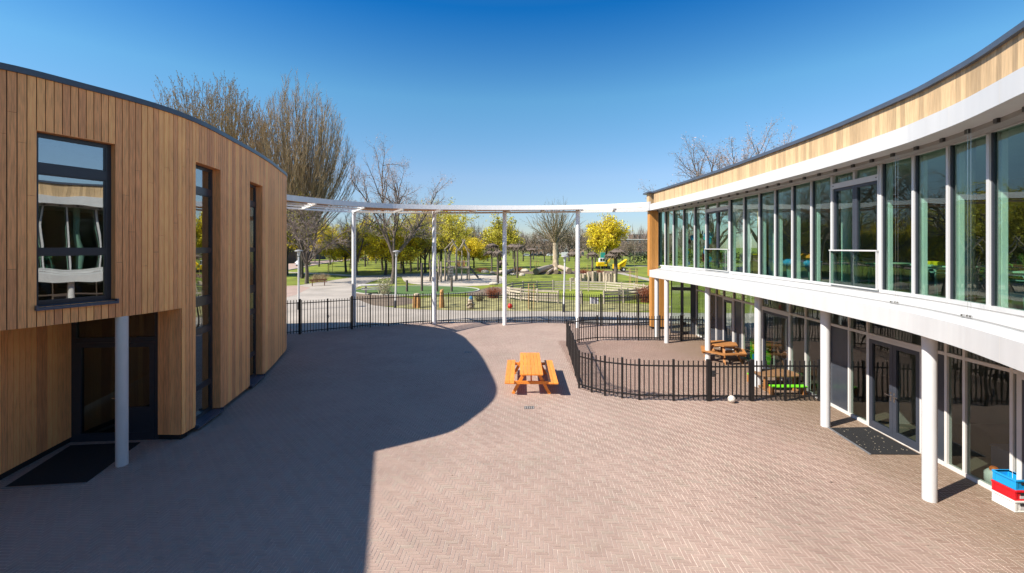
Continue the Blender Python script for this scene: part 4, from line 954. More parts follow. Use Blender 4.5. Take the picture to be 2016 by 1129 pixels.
t = MB(); t.lathe([(0.07, 0.261), (0.075, 0.30), (0.05, 0.33)], (0, 0, 0), 16); t.build('lid', M['orange_pl'], cn, smooth=40)
es = thing('poster_board', 'mint painted poster board leaning inside the near window', 'poster', (10.25, 8.35, 0.014), R(65))
t = MB(); t.hexa([(-0.4, 0, 0), (0.4, 0, 0), (0.4, 0.02, 0), (-0.4, 0.02, 0), (-0.4, 0.3, 1.15), (0.4, 0.3, 1.15), (0.4, 0.32, 1.15), (-0.4, 0.32, 1.15)]); t.build('board', M['mint'], es)
t = MB(); t.mesh([(-0.2, 0.12, 0.55), (0.1, 0.12, 0.5), (0.22, 0.205, 0.85), (-0.05, 0.215, 0.9)], [(0, 1, 2, 3)]); t.build('painting', M['red_rag'], es)
tbx = thing('storage_box', 'lavender storage box on the floor behind the near window', 'box', (10.6, 9.2, 0.014)); t = MB(); t.box(0, 0, 0.25, 0.5, 0.5, 0.5); M['lav'] = pm('lavender plastic', (0.22, 0.25, 0.42), 0.5); t.build('body', M['lav'], tbx, bevel=0.02); t = MB(); t.box(0, 0, 0.515, 0.54, 0.54, 0.03); t.build('lid', M['lav'], tbx, bevel=0.008)
gb = thing('toy_shelf', 'lime green toy shelf just inside the terrace glazing', 'shelf', (10.35, 18.2, 0.014))
t = MB()
for z in (0.03, 0.45, 0.88): t.box(0, 0, z, 0.4, 0.8, 0.04)
for y in (-0.4, 0.4): t.box(0, y, 0.455, 0.4, 0.03, 0.89)
t.build('carcass', M['lime'], gb)
for z, mt in ((0.16, 'blue_pl'), (0.58, 'yellow')): t = MB(); t.box(-0.02, 0.05, z, 0.3, 0.5, 0.2); t.build('box', M[mt], gb)
cb = thing('notice_easel', 'yellow and blue paper easel inside the glass behind green bench', 'easel', (10.1, 14.9, 0.014), R(70))
t = MB(); t.box(0, 0, 0.55, 0.5, 0.02, 1.1); t.build('board', M['paper'], cb)
t = MB(); t.box(0.02, -0.013, 0.62, 0.4, 0.005, 0.32); t.build('yellow_sheet', M['yellow'], cb)
t = MB(); t.box(0.02, -0.013, 0.3, 0.4, 0.005, 0.22); t.build('blue_sheet', M['blue_pl'], cb)

# upper floor furniture
M['table_green'] = pm('pale green laminate', (0.42, 0.58, 0.42), 0.4, noise=(4, 0.04)); M['steel_teal'] = pm('grey green steel', (0.22, 0.34, 0.31), 0.35); M['cloth_blue'] = pm('blue cloth', (0.02, 0.27, 0.52), 0.9, noise=(9, 0.2)); M['cloth_orange'] = pm('orange cushion', (0.80, 0.24, 0.01), 0.8, noise=(8, 0.15)); M['tub'] = pm('grey green tub', (0.22, 0.36, 0.32), 0.5)
M['chair_red'] = pm('red shell', (0.45, 0.05, 0.04), 0.4); M['yel_pl'] = pm('yellow plastic', (0.80, 0.55, 0.02), 0.4); M['plant'] = pm('house plant leaf', (0.06, 0.20, 0.03), 0.5, var=0.4)
def school_table(x, y, label, rz=0.0, L_=1.3, h=0.72):
    o = thing('school_table', label, 'table', (x, y, 3.665), rz, 'tables upstairs'); t = MB(); t.box(0, 0, h, L_, 0.6, 0.03); t.build('table_top', M['table_green'], o, bevel=0.006)
    for sx in (-1, 1):
        t = MB(); X = sx * (L_ / 2 - 0.06); t.tube([(X, -0.26, 0.0), (X, -0.26, 0.58), (X, -0.2, 0.68), (X, 0.2, 0.68), (X, 0.26, 0.58), (X, 0.26, 0)], 0.028, 8); t.build('leg', M['steel_teal'], o, smooth=40)
    t = MB(); t.box(0, 0, h - 0.14, L_ - 0.2, 0.45, 0.02); t.build('shelf', M['steel_teal'], o)
    return o
def on_gu(px, dep): q = GU.s_px(px); return GU.off(q, dep)
for px, dep, rz, lab in ((1668, 1.2, 0.2, 'pale green school table behind the guarded double window upstairs'), (1722, 1.5, 0.1, 'pale green school table with yellow tray behind the grey casement'),
                         (1770, 1.3, 0.0, 'pale green school table right of the near double window upstairs'), (1925, 0.9, -0.1, 'pale green school table beside the house plant upstairs'), (1990, 1.2, 0.0, 'pale green school table at the right edge of upstairs glass')):
    x, y = on_gu(px, dep); school_table(x, y, lab, rz + 0.1)
for px, dep, lab, top in ((1521, 0.55, 'grey green tub under a crumpled blue cover upstairs', 'blue'), (1549, 0.6, 'grey green tub with blue cover and orange cushion upstairs', 'orange')):
    x, y = on_gu(px, dep); o = thing('storage_tub', lab, 'tub', (x, y, 3.665)); t = MB(); t.lathe([(0.24, 0), (0.30, 0.55)], (0, 0, 0), 18); t.build('body', M['tub'], o, smooth=40)
    t = MB(); t.blob((0, 0, 0.62), (0.46, 0.52, 0.13), 5, 0.12); t.build('cover', M['cloth_blue'], o, smooth=60)
    if top == 'orange': t = MB(); t.blob((0.0, -0.1, 0.80), (0.30, 0.34, 0.15), 8, 0.1); t.build('cushion', M['cloth_orange'], o, smooth=60)
for px, dep, lab in ((1722, 1.25, 'yellow tray on the school table behind grey casement'), (1762, 1.05, 'yellow tray on the table right of the double window')):
    x, y = on_gu(px, dep); t = MB(); t.box(0, 0, 0.04, 0.36, 0.28, 0.08); o = t.build('tray', M['yel_pl'], loc=(x, y, 4.395), bevel=0.02); tag(o, lab, 'tray')
for px, dep, lab, mt in ((1361, 0.9, 'red shell chair behind the hanging paper shapes', 'chair_red'), (1383, 1.0, 'dark red shell chair left of the far double window', 'chair_red')):
    x, y = on_gu(px, dep); o = thing('shell_chair', lab, 'chair', (x, y, 3.665), 0.6); t = MB(); t.box(0, 0, 0.44, 0.42, 0.42, 0.03); t.build('seat', M[mt], o, bevel=0.01)
    t = MB(); t.box(0, 0.21, 0.68, 0.42, 0.03, 0.42); t.build('backrest', M[mt], o, bevel=0.012)
    for sx in (-1, 1):
        for sy in (-1, 1): t = MB(); t.tube([(sx * 0.19, sy * 0.19, 0), (sx * 0.16, sy * 0.16, 0.43)], 0.012, 6); t.build('leg', M['chrome'], o)
x, y = on_gu(1414, 1.6); o = thing('long_shelf', 'yellow topped shelf behind the far double window', 'shelf', (x, y, 3.665), 1.2); t = MB(); t.box(0, 0, 0.84, 1.8, 0.4, 0.04); t.build('shelf_top', M['yel_pl'], o); t = MB(); t.box(0, 0, 0.41, 1.76, 0.38, 0.82); t.build('carcass', M['oak'], o)
# hanging paper shapes
M['paper_mix'] = ramp_tone('coloured paper', [(0.02, 0.30, 0.62), (0.03, 0.52, 0.60), (0.75, 0.60, 0.03), (0.04, 0.45, 0.20), (0.62, 0.06, 0.05), (0.30, 0.65, 0.75), (0.05, 0.22, 0.55)], 0.7)
rr = random.Random(31)
for px, zc, n, lab in ((1340, 4.95, 13, 'cluster of blue and green paper shapes hanging at the far panes'), (1357, 5.25, 24, 'dense cluster of blue, red and yellow paper shapes behind glass'), (1380, 4.95, 17, 'loose cluster of coloured paper shapes next to far double window')):
    x, y = on_gu(px, 0.42); o = thing('paper_mobile', lab, 'paper mobile', (x, y, 6.95))
    t = MB(); t.tube([(0, 0, 0.05), (0, 0, -2.2)], 0.004, 4); t.tube([(-0.1, -0.3, 0), (0.1, 0.3, 0)], 0.006, 4); t.build('string', M['dark_metal'], o)
    for k in range(n):
        t = MB(); cx_, cy_, cz_ = rr.uniform(-0.15, 0.15), rr.uniform(-0.42, 0.42), zc - 6.95 + rr.gauss(0, 0.34); r_ = rr.uniform(0.07, 0.13); a = rr.uniform(0, 3.1)
        ring = [(cx_ + r_ * math.cos(q) * math.cos(a), cy_ + r_ * math.cos(q) * math.sin(a), cz_ + r_ * 1.25 * math.sin(q)) for q in np.linspace(0, 2 * math.pi, 9)[:-1]]
        tn = rr.random(); nrm = (-math.sin(a) * 0.003, math.cos(a) * 0.003)
        t.face(ring, tn); t.face([(p[0] + nrm[0], p[1] + nrm[1], p[2]) for p in ring][::-1], tn); t.build('paper_shape', M['paper_mix'], o)
x, y = on_gu(1915, 0.75); o = thing('house_plant', 'leafy green house plant in a pot upstairs behind the glass', 'plant', (x, y, 3.665)); t = MB(); t.lathe([(0.15, 0), (0.2, 0.35)], (0, 0, 0), 16); t.build('pot', M['tub'], o, smooth=40)
t = MB()
for k in range(150):
    th, ph = rr.uniform(0, 6.3), rr.uniform(0.1, 1.5); l_ = rr.uniform(0.25, 0.62); d = Vector((math.cos(th) * math.sin(ph), math.sin(th) * math.sin(ph), math.cos(ph) + 0.3)).normalized(); p = Vector((0, 0, 0.4)) + d * l_; s_ = d.cross(Vector((0, 0, 1))).normalized() * 0.03
    t.face([p - d * 0.08, p + s_, p + d * 0.1 - Vector((0, 0, 0.04)), p - s_], rr.random())
t.build('leaves', M['plant'], o)
# desk lamp free framed picture on the inner wall, and a pendant strip light row
M['print'] = pm('framed print', (0.30, 0.36, 0.38), 0.6, noise=(8, 0.4))
o = thing('framed_print', 'framed print on the inner wall behind the double window', 'picture', (12.2, 15.71, 5.3)); t = MB(); t.box(0, 0, 0, 0.5, 0.03, 0.7); t.build('frame', M['oak'], o); t = MB(); t.box(0, -0.018, 0, 0.42, 0.006, 0.62); t.build('print', M['print'], o)

# person standing upstairs in the left wing
def skin_body(name, joints, edges, parent, mats, matfn, sub=1):
    me = bpy.data.meshes.new(name); me.from_pydata([j[0] for j in joints], edges, [])
    o = bpy.data.objects.new(name, me); COL.objects.link(o)
    o.modifiers.new('skin', 'SKIN'); sv = me.skin_vertices[0].data
    for i, j in enumerate(joints): sv[i].radius = j[1] if hasattr(j[1], '__len__') else (j[1], j[1]); sv[i].use_root = (i == 0)
    s_ = o.modifiers.new('sub', 'SUBSURF'); s_.levels = s_.render_levels = 2
    dg = bpy.context.evaluated_depsgraph_get(); ev = o.evaluated_get(dg); m2 = bpy.data.meshes.new_from_object(ev)
    bpy.data.objects.remove(o); o = bpy.data.objects.new(name, m2); COL.objects.link(o)
    m2.materials.clear()
    for q in mats: m2.materials.append(q)
    for p in m2.polygons: p.material_index = matfn(p.center); p.use_smooth = True
    if parent: o.parent = parent
    return o
M['skin'] = pm('skin', (0.42, 0.25, 0.18), 0.5); M['navy'] = pm('navy shirt', (0.018, 0.028, 0.065), 0.85, noise=(9, 0.2)); M['trouser'] = pm('dark trousers', (0.015, 0.016, 0.02), 0.85); M['hair'] = pm('dark hair', (0.02, 0.014, 0.01), 0.7)
pr = thing('person', 'person in a navy shirt standing behind the large window of the larch wing', 'person', (-9.95, 8.75, 3.665), R(35))
Jn = [((0, 0, 0.96), (0.165, 0.115)), ((0, 0, 1.14), (0.155, 0.11)), ((0, -0.01, 1.32), (0.185, 0.12)), ((0, 0, 1.44), (0.13, 0.09)), ((0, 0.01, 1.50), (0.058, 0.058)), ((0, 0.02, 1.56), (0.06, 0.065)), ((0, 0.025, 1.66), (0.078, 0.095)), ((0, 0.02, 1.74), (0.066, 0.08)),
      ((0.20, 0, 1.41), (0.062, 0.062)), ((0.27, -0.03, 1.14), (0.05, 0.05)), ((0.20, 0.18, 1.02), (0.038, 0.038)), ((0.17, 0.25, 1.02), (0.036, 0.022)),
      ((-0.20, 0, 1.41), (0.062, 0.062)), ((-0.27, -0.03, 1.14), (0.05, 0.05)), ((-0.20, 0.18, 1.02), (0.038, 0.038)), ((-0.17, 0.25, 1.02), (0.036, 0.022)),
      ((0.10, 0, 0.88), (0.095, 0.10)), ((0.11, 0.01, 0.48), (0.062, 0.065)), ((0.11, -0.02, 0.09), (0.042, 0.045)), ((0.12, 0.12, 0.035), (0.04, 0.03)),
      ((-0.10, 0, 0.88), (0.095, 0.10)), ((-0.11, 0.01, 0.48), (0.062, 0.065)), ((-0.11, -0.02, 0.09), (0.042, 0.045)), ((-0.12, 0.12, 0.035), (0.04, 0.03))]
Ed = [(0, 1), (1, 2), (2, 3), (3, 4), (4, 5), (5, 6), (6, 7), (3, 8), (8, 9), (9, 10), (10, 11), (3, 12), (12, 13), (13, 14), (14, 15), (0, 16), (16, 17), (17, 18), (18, 19), (0, 20), (20, 21), (21, 22), (22, 23)]
skin_body('body', Jn, Ed, pr, [M['skin'], M['navy'], M['trouser'], M['hair']], lambda c_: (0 if c_.z > 1.50 or (c_.y > 0.15 and c_.z < 1.2 and c_.z > 0.5) else 1 if c_.z > 0.93 else 2))
t = MB(); t.blob((0, 0.005, 1.715), (0.088, 0.105, 0.095), 3, 0.05, 3); t.build('hair', M['hair'], pr, smooth=60)
for sx in (1, -1):
    hand = MB()
    for k in range(4): hand.tube([(sx * (0.185 - k * 0.018), 0.265, 1.03), (sx * (0.18 - k * 0.018), 0.315, 1.015), (sx * (0.178 - k * 0.018), 0.335, 0.985)], [0.009, 0.0085, 0.007], 6)
    hand.tube([(sx * 0.14, 0.235, 1.035), (sx * 0.125, 0.275, 1.045), (sx * 0.13, 0.30, 1.04)], [0.011, 0.009, 0.008], 6); hand.build('fingers', M['skin'], pr, smooth=50)

# ------------------------------------------------------------------ trees
M['bark'] = pm('grey brown bark', (0.13, 0.10, 0.08), 0.9, var=0.15, noise=(4, 0.3), bump=(8, 0.5))
M['bark_limb'] = pm('olive grey limbs', (0.19, 0.155, 0.10), 0.9, var=0.2)
M['bark_dark'] = pm('dark bark', (0.07, 0.056, 0.045), 0.9, var=0.15, noise=(4, 0.3))
M['bark_tan'] = pm('tan twigs', (0.38, 0.27, 0.15), 0.85, var=0.35)
M['twig_pink'] = pm('pinkish grey twigs', (0.30, 0.235, 0.21), 0.85, var=0.25)
M['bark_plane'] = pm('pale plane bark', (0.40, 0.32, 0.22), 0.85, noise=(2.2, 0.45), stretch=(1, 1, 0.5))
M['twig_olive'] = pm('olive twigs', (0.20, 0.17, 0.09), 0.85, var=0.25)
M['catkin'] = pm('tan catkins', (0.50, 0.35, 0.18), 0.85, var=0.35)
M['catkin_pink'] = pm('pinkish buds', (0.38, 0.28, 0.25), 0.85, var=0.3)
M['blossom'] = pm('yellow maple blossom', (0.74, 0.59, 0.03), 0.7, var=0.45, hue=0.012, trans=0.35)
M['blossom_green'] = pm('yellow green maple blossom', (0.57, 0.50, 0.055), 0.7, var=0.45, hue=0.015, trans=0.35)
M['far_bud'] = pm('far buds', (0.235, 0.175, 0.13), 0.95, var=0.3)
M['far_twig'] = pm('far bare wood', (0.20, 0.152, 0.125), 0.95, var=0.3)
def rot_about(d, ax, a): return Matrix.Rotation(a, 3, ax) @ d
def grow(mb, tips, p, d, L_, r, lvl, S, rr):
    n = S['segs'][lvl]; pts = [p]; rad = [r]; dd = d.copy(); q = p.copy(); r1 = r * S['taper'][lvl]
    for i in range(n):
        wv = S['wander'][lvl]
        dd = (dd + Vector((rr.gauss(0, wv), rr.gauss(0, wv), rr.gauss(0, wv) + S['up'][lvl]))).normalized()
        q = q + dd * (L_ / n); pts.append(q.copy()); rad.append(r + (r1 - r) * (i + 1) / n)
    mb.tube(pts, rad, S['sides'][lvl], rr.random(), m=0 if lvl < S.get('tw', 1) else 1, cap=False)
    if lvl + 1 >= len(S['segs']): tips.append((q, dd)); return
    K = S['kids'][lvl]; az = rr.uniform(0, 6.28)
    for k in range(K):
        t = S['start'][lvl] + (1 - S['start'][lvl]) * (k + rr.uniform(0.1, 0.9)) / K
        x = t * n; i = min(n - 1, int(x)); f = x - i; bp = pts[i].lerp(pts[i + 1], f); bd = (pts[i + 1] - pts[i]).normalized(); br = rad[i] + (rad[i + 1] - rad[i]) * f
        az += 2.4 + rr.uniform(-0.5, 0.5); ax = bd.orthogonal().normalized(); ax = rot_about(ax, bd, az); ang = R(rr.gauss(S['ang'][lvl], S['angv']))
        cd = rot_about(bd, ax, ang)
        cl = L_ * S['ratio'][lvl] * (1 - S['short'][lvl] * t) * rr.uniform(0.75, 1.2)
        grow(mb, tips, bp, cd.normalized(), cl, min(br * 0.8, r * S['rr'][lvl]), lvl + 1, S, rr)
def make_tree(name, trunk_h, trunk_r, limbs, limb_len, spread, S, seed, bark, twig, blossom=None, leaf=None, fork=None, flare=1.35):
    """trunk, then limbs from near its top; returns an Empty with trunk and crown"""
    rr = random.Random(seed); root = thing(name, None, None)
    tr = MB(); top = Vector((rr.gauss(0, 0.03) * trunk_h, rr.gauss(0, 0.03) * trunk_h, trunk_h)); pts = [Vector((0, 0, -0.1)), Vector((0, 0, trunk_h * 0.12)), top * 0.5 + Vector((rr.gauss(0, 0.05), rr.gauss(0, 0.05), 0)), top]
    tr.tube(pts, [trunk_r * flare, trunk_r * 1.05, trunk_r * 0.95, trunk_r * 0.85], 10); tr.build('trunk', bark, root, smooth=60)
    cr = MB(); tips = []
    for k in range(limbs):
        a = 2 * math.pi * (k + rr.uniform(-0.25, 0.25)) / limbs; z = trunk_h * (fork + (1 - fork) * (k % 3 + rr.random() * 0.8) / 3 if fork else 0.97); sp = R(rr.uniform(spread[0], spread[1]))
        base = Vector((0, 0, 0)).lerp(top, z / trunk_h) if True else top
        d = Vector((math.cos(a) * math.sin(sp), math.sin(a) * math.sin(sp), math.cos(sp)))
        grow(cr, tips, base, d, limb_len * rr.uniform(0.8, 1.1) * (1.0 - 0.25 * (sp / R(90))), trunk_r * S['limb_r'], 0, S, rr)
    if blossom:
        lf = MB(); nper, size = blossom
        for q, d in tips:
            for k in range(nper):
                c_ = q - d * rr.uniform(-0.1, 0.9) * S.get('back', 1.0) + Vector((rr.gauss(0, 0.22), rr.gauss(0, 0.22), rr.gauss(0, 0.22))); s_ = size * rr.uniform(0.5, 1.3)
                u = Vector((rr.gauss(0, 1), rr.gauss(0, 1), rr.gauss(0, 1))).normalized(); v = u.orthogonal().normalized(); w_ = u.cross(v)
                a = rr.uniform(0, 6.28); v, w_ = v * math.cos(a) + w_ * math.sin(a), w_ * math.cos(a) - v * math.sin(a)
                lf.face([c_ - v * s_, c_ - w_ * s_ * 0.6, c_ + v * s_, c_ + w_ * s_ * 0.6], rr.random())
        k0 = len(cr.f); cr.add(lf); cr.m = cr.m[:k0] + [2] * (len(cr.f) - k0)
        cr.build('crown', [bark, twig, leaf], root)
    else: cr.build('crown', [bark, twig], root)
    return root
S_horn = dict(segs=[7, 5, 3], sides=[5, 3, 3], taper=[0.18, 0.25, 0.35], wander=[0.05, 0.07, 0.08], up=[0.055, 0.09, 0.05], kids=[28, 14], start=[0.14, 0.12], ang=[25, 24], angv=8, ratio=[0.34, 0.42], short=[0.45, 0.3], rr=[0.34, 0.42], limb_r=0.42)
S_bare = dict(segs=[6, 5, 4, 3], sides=[7, 5, 3, 3], taper=[0.3, 0.3, 0.3, 0.4], wander=[0.10, 0.14, 0.16, 0.18], up=[0.05, 0.05, 0.03, 0.0], tw=2, kids=[10, 9, 8], start=[0.22, 0.2, 0.2], ang=[38, 42, 45], angv=12, ratio=[0.46, 0.45, 0.42], short=[0.35, 0.3, 0.2], rr=[0.45, 0.42, 0.45], limb_r=0.52)
S_maple = dict(segs=[5, 4, 3], sides=[5, 3, 3], taper=[0.25, 0.3, 0.4], wander=[0.07, 0.10, 0.12], up=[0.08, 0.06, 0.03], kids=[9, 6], start=[0.15, 0.2], ang=[40, 42], angv=10, ratio=[0.44, 0.42], short=[0.35, 0.3], rr=[0.4, 0.45], limb_r=0.5)
S_plane = dict(segs=[5, 4, 3], sides=[5, 3, 3], taper=[0.2, 0.3, 0.4], wander=[0.03, 0.05, 0.08], up=[0.03, 0.04, 0.02], kids=[9, 5], start=[0.18, 0.2], ang=[22, 26], angv=8, ratio=[0.42, 0.4], short=[0.3, 0.3], rr=[0.35, 0.45], limb_r=0.2)
def put(o, px, py, label=None, cat='tree', group=None, s=1.0, rz=None, Y=None, sz=None):
    x, y = G(px, py) if Y is None else ((px - CX) * Y / F, Y)
    o.location = (x, y, -0.04); o.rotation_euler = (0, 0, rz if rz is not None else random.uniform(0, 6.28)); o.scale = (s, s, sz if sz else s)
    return tag(o, label, cat, group)
def dome_tree(trunk_h, trunk_r, R_, h_top, z_low, limbs, seed, squash=0.75):
    """old hornbeam: many steep limbs fanning to a rounded dome, each feathered with upright twigs"""
    rr = random.Random(seed); root = thing('hornbeam', None, None); tr = MB()
    tr.tube([(0, 0, -0.1), (0, 0, 0.7), (0.05, 0, trunk_h * 0.6), (0, 0.05, trunk_h + 0.6)], [trunk_r * 1.5, trunk_r * 1.1, trunk_r, trunk_r * 0.85], 12); tr.build('trunk', M['bark_dark'], root, smooth=60)
    cr = MB(); tips = MB()
    for k in range(limbs):
        u = (k + 0.5) / limbs; rad = R_ * math.sqrt(u) * rr.uniform(0.9, 1.06); az = 2.39996 * k + rr.uniform(-0.2, 0.2)
        lump = 1 + 0.06 * math.sin(3 * az + seed) + 0.05 * math.sin(5 * az + 2 * seed) + rr.uniform(-0.05, 0.04)
        zt = z_low + (h_top - z_low) * max(0.02, 1 - min(1, rad / (R_ * 1.06)) ** 2) ** squash * lump
        tgt = Vector((rad * math.cos(az), rad * math.sin(az), zt)); b0 = Vector((0.2 * math.cos(az), 0.2 * math.sin(az), trunk_h * rr.uniform(0.75, 1.12)))
        c1 = b0 + Vector((tgt.x * 0.42, tgt.y * 0.42, (tgt.z - b0.z) * 0.34)); c2 = b0 + Vector((tgt.x * 0.85, tgt.y * 0.85, (tgt.z - b0.z) * 0.68)); N_ = 9; pts = []
        for i in range(N_ + 1):
            t = i / N_; p = b0 * (1 - t) ** 3 + c1 * 3 * t * (1 - t) ** 2 + c2 * 3 * t * t * (1 - t) + tgt * t ** 3
            pts.append(p + Vector((rr.gauss(0, 0.09), rr.gauss(0, 0.09), 0)) * (1 if 0 < i < N_ else 0))
        r0 = trunk_r * rr.uniform(0.18, 0.30); rad_ = [r0 * (1 - 0.86 * (i / N_)) for i in range(N_ + 1)]
        cr.tube(pts, rad_, 5, rr.random(), 0, cap=False)
        for j in range(13):
            t = 0.30 + 0.70 * (j + rr.random()) / 13; x = t * N_; i = min(N_ - 1, int(x)); p = pts[i].lerp(pts[i + 1], x - i); d = (pts[i + 1] - pts[i]).normalized(); ax = rot_about(d.orthogonal().normalized(), d, rr.uniform(0, 6.28))
            d2 = (rot_about(d, ax, R(rr.uniform(14, 34))) + Vector((0, 0, 0.25))).normalized(); l_ = rr.uniform(1.6, 3.6) * (1.15 - 0.5 * t); m1 = p + d2 * l_ * 0.5 + Vector((rr.gauss(0, 0.08), rr.gauss(0, 0.08), 0)); e = p + (d2 + Vector((0, 0, 0.15))).normalized() * l_
            cr.tube([p, m1, e], [0.030, 0.021, 0.011], 3, rr.random(), 1, cap=False)
            for q in range(6):
                v = rr.uniform(0.2, 1.0); b_ = p.lerp(m1, v * 2) if v < 0.5 else m1.lerp(e, v * 2 - 1); d3 = (d2 + Vector((rr.gauss(0, 0.33), rr.gauss(0, 0.33), rr.uniform(0.0, 0.35)))).normalized(); e2 = b_ + d3 * rr.uniform(0.5, 1.3)
                cr.tube([b_, e2], [0.014, 0.007], 3, rr.random(), 1, cap=False)
                w_ = d3.orthogonal().normalized() * 0.06; c_ = b_.lerp(e2, rr.uniform(0.6, 1.0)); tips.face([c_ - w_, c_ - d3 * 0.12, c_ + w_, c_ + d3 * 0.12], rr.random(), 2)
    cr.add(tips); cr.build('crown', [M['bark_limb'], M['bark_tan'], M['catkin']], root); return root
t1 = dome_tree(5.4, 0.40, 8.7, 29.0, 5.0, 200, 11, 0.40)
put(t1, 592, 558, 'huge bare hornbeam with a rounded tan crown behind the first pergola post', Y=70, rz=1.2)
t2 = dome_tree(5.4, 0.46, 10.4, 30.2, 6.5, 230, 23, 0.34)
put(t2, 430, 558, 'huge bare hornbeam rising above the roof of the larch wing', Y=72, rz=0.4)
t3 = make_tree('bare_tree', 3.4, 0.30, 6, 11.5, (14, 42), S_bare, 5, M['bark'], M['twig_pink'], blossom=(1, 0.06), leaf=M['catkin_pink'], fork=0.8)
put(t3, 773.6, 558, 'tall bare tree with spreading pinkish twigs beside the sand play area', s=1.06, rz=2.0)
t7 = dup(t3); put(t7, 604, 558, 'dark bare tree with low spreading branches beside the park bench', s=0.78, rz=0.9)
t4 = make_tree('bare_tree', 5.5, 0.32, 8, 11.5, (14, 52), S_bare, 17, M['bark'], M['twig_pink'], blossom=(1, 0.07), leaf=M['catkin_pink'], fork=0.7)
put(t4, 1408, 558, 'bare pinkish tree showing above the roof of the main school', s=1.2, Y=60, rz=0.5, sz=1.08)
t5 = dup(t4); put(t5, 1500, 558, 'second bare tree half hidden behind the main school roof, lower crown', s=1.15, Y=63, rz=3.3)
t6 = dup(t3); put(t6, 702, 545, 'slim bare tree between the round hornbeam and the tall spreading bare tree', s=0.78, Y=74, rz=4.1)
t6 = dup(t3); put(t6, 838, 545, 'bare tree with grey twigs right of the spreading bare tree', s=0.72, Y=84, rz=5.0)
pl = make_tree('plane_tree', 5.8, 0.66, 34, 8.4, (4, 62), S_plane, 41, M['bark_plane'], M['twig_olive'])
put(pl, 1094, 530, 'pollarded plane tree with thick pale trunk behind the felled logs', rz=0)
mv = []
for k, (h, r_, limbs, ll, sp, lf, ns) in enumerate(((3.4, 0.15, 8, 6.2, (6, 48), 'blossom', 12), (3.8, 0.16, 7, 6.6, (6, 42), 'blossom_green', 10), (3.0, 0.13, 8, 5.6, (6, 52), 'blossom', 13), (4.2, 0.17, 7, 6.6, (5, 36), 'blossom_green', 7))):
    mv.append(make_tree('maple', h, r_, limbs, ll, sp, S_maple, 60 + k, M['bark_dark'] if k != 2 else M['bark'], M['twig_olive'], blossom=(int(ns * 1.4), 0.125), leaf=M[lf], fork=0.75))
S_round = dict(S_maple); S_round['up'] = [0.02, 0.03, 0.02]; S_round['ang'] = [46, 46]; S_round['kids'] = [11, 7]
mv.append(make_tree('maple', 3.2, 0.2, 16, 5.4, (4, 88), S_round, 71, M['bark_dark'], M['twig_olive'], blossom=(9, 0.15), leaf=M['blossom'], fork=0.8))
mv.append(make_tree('maple', 3.6, 0.17, 14, 5.0, (4, 80), S_round, 72, M['bark_dark'], M['twig_olive'], blossom=(7, 0.15), leaf=M['blossom_green'], fork=0.8))
used = [False] * 6
def maple(k, px, py, label, s=1.0, group=None, Y=None, sz=None):
    o = mv[k] if not used[k] else dup(mv[k]); used[k] = True
    return put(o, px, py, label, 'tree', group, s, Y=Y, sz=sz)
maple(4, 1195, 521, 'round yellow blossoming tree standing alone behind the yellow toy digger', 1.34, Y=112, sz=1.62)
maple(4, 933, 528, 'small pale stemmed yellow maple right of the wooden climbing frame', 0.86)
maple(5, 985, 527, 'broad yellow maple behind the thatched parasols', 1.35)
maple(1, 886, 543, 'dark stemmed maple in thin yellow blossom behind the climbing frame', 1.12)
gl = 'slender maple in yellow blossom in the grove left of the climbing frame'; gg = 'maples in the yellow grove'
rr = random.Random(77)
for px, py, k in ((650, 521, 2), (681, 536, 3), (691, 529, 1), (719, 525, 0), (724, 521, 2), (753, 532, 0), (759, 542, 1), (789, 529, 2), (795, 539, 0), (809, 535, 1), (823, 533, 3), (828, 527, 2), (836, 538, 1), (845, 530, 0), (858, 526, 2),
                  (868, 533, 3), (740, 519, 0), (772, 520, 2), (800, 521, 1), (905, 524, 1), (915, 520, 0), (706, 517, 2), (735, 514, 1), (765, 513, 0), (815, 515, 2), (850, 515, 0), (880, 517, 3), (783, 511, 1), (835, 511, 0), (620, 516, 2)):
    maple(k if int(px) % 3 else 5 - (int(px) % 2), px, py, gl, rr.uniform(0.95, 1.3), gg)
for px, py, k, lab in ((566, 541, 3, 'dark stemmed maple nearest the corner of the larch wing'), (595, 548, 3, 'thin dark stemmed maple just left of the low spreading bare tree'), (628, 525, 0, 'short thick stemmed maple at the kerb of the street'), (585, 520, 0, 'yellow maple across the street behind the far lamp')):
    maple(k, px, py, lab, rr.uniform(0.95, 1.15))
def low_tree(seed, twig, bark, limbs=7):
    S = dict(S_bare); S['segs'] = [4, 3, 3]; S['kids'] = [9, 8]; S['sides'] = [4, 3, 3]; S['start'] = [0.2, 0.2]; S['ang'] = [36, 40]; S['rr'] = [0.5, 0.5]; S['taper'] = [0.3, 0.4, 0.5]; S['limb_r'] = 0.6
    S['limb_r'] = 0.42; S['up'] = [0.03, 0.03, 0.0]
    return make_tree('bare_tree', 3.2, 0.22, limbs + 3, 6.6, (6, 66), S, seed, bark, twig, blossom=(2, 0.13), leaf=M['far_bud'], fork=0.7)
lt = [low_tree(91, M['far_twig'], M['bark_dark']), low_tree(92, M['twig_olive'], M['bark_dark'], 8)]
used2 = [False, False]
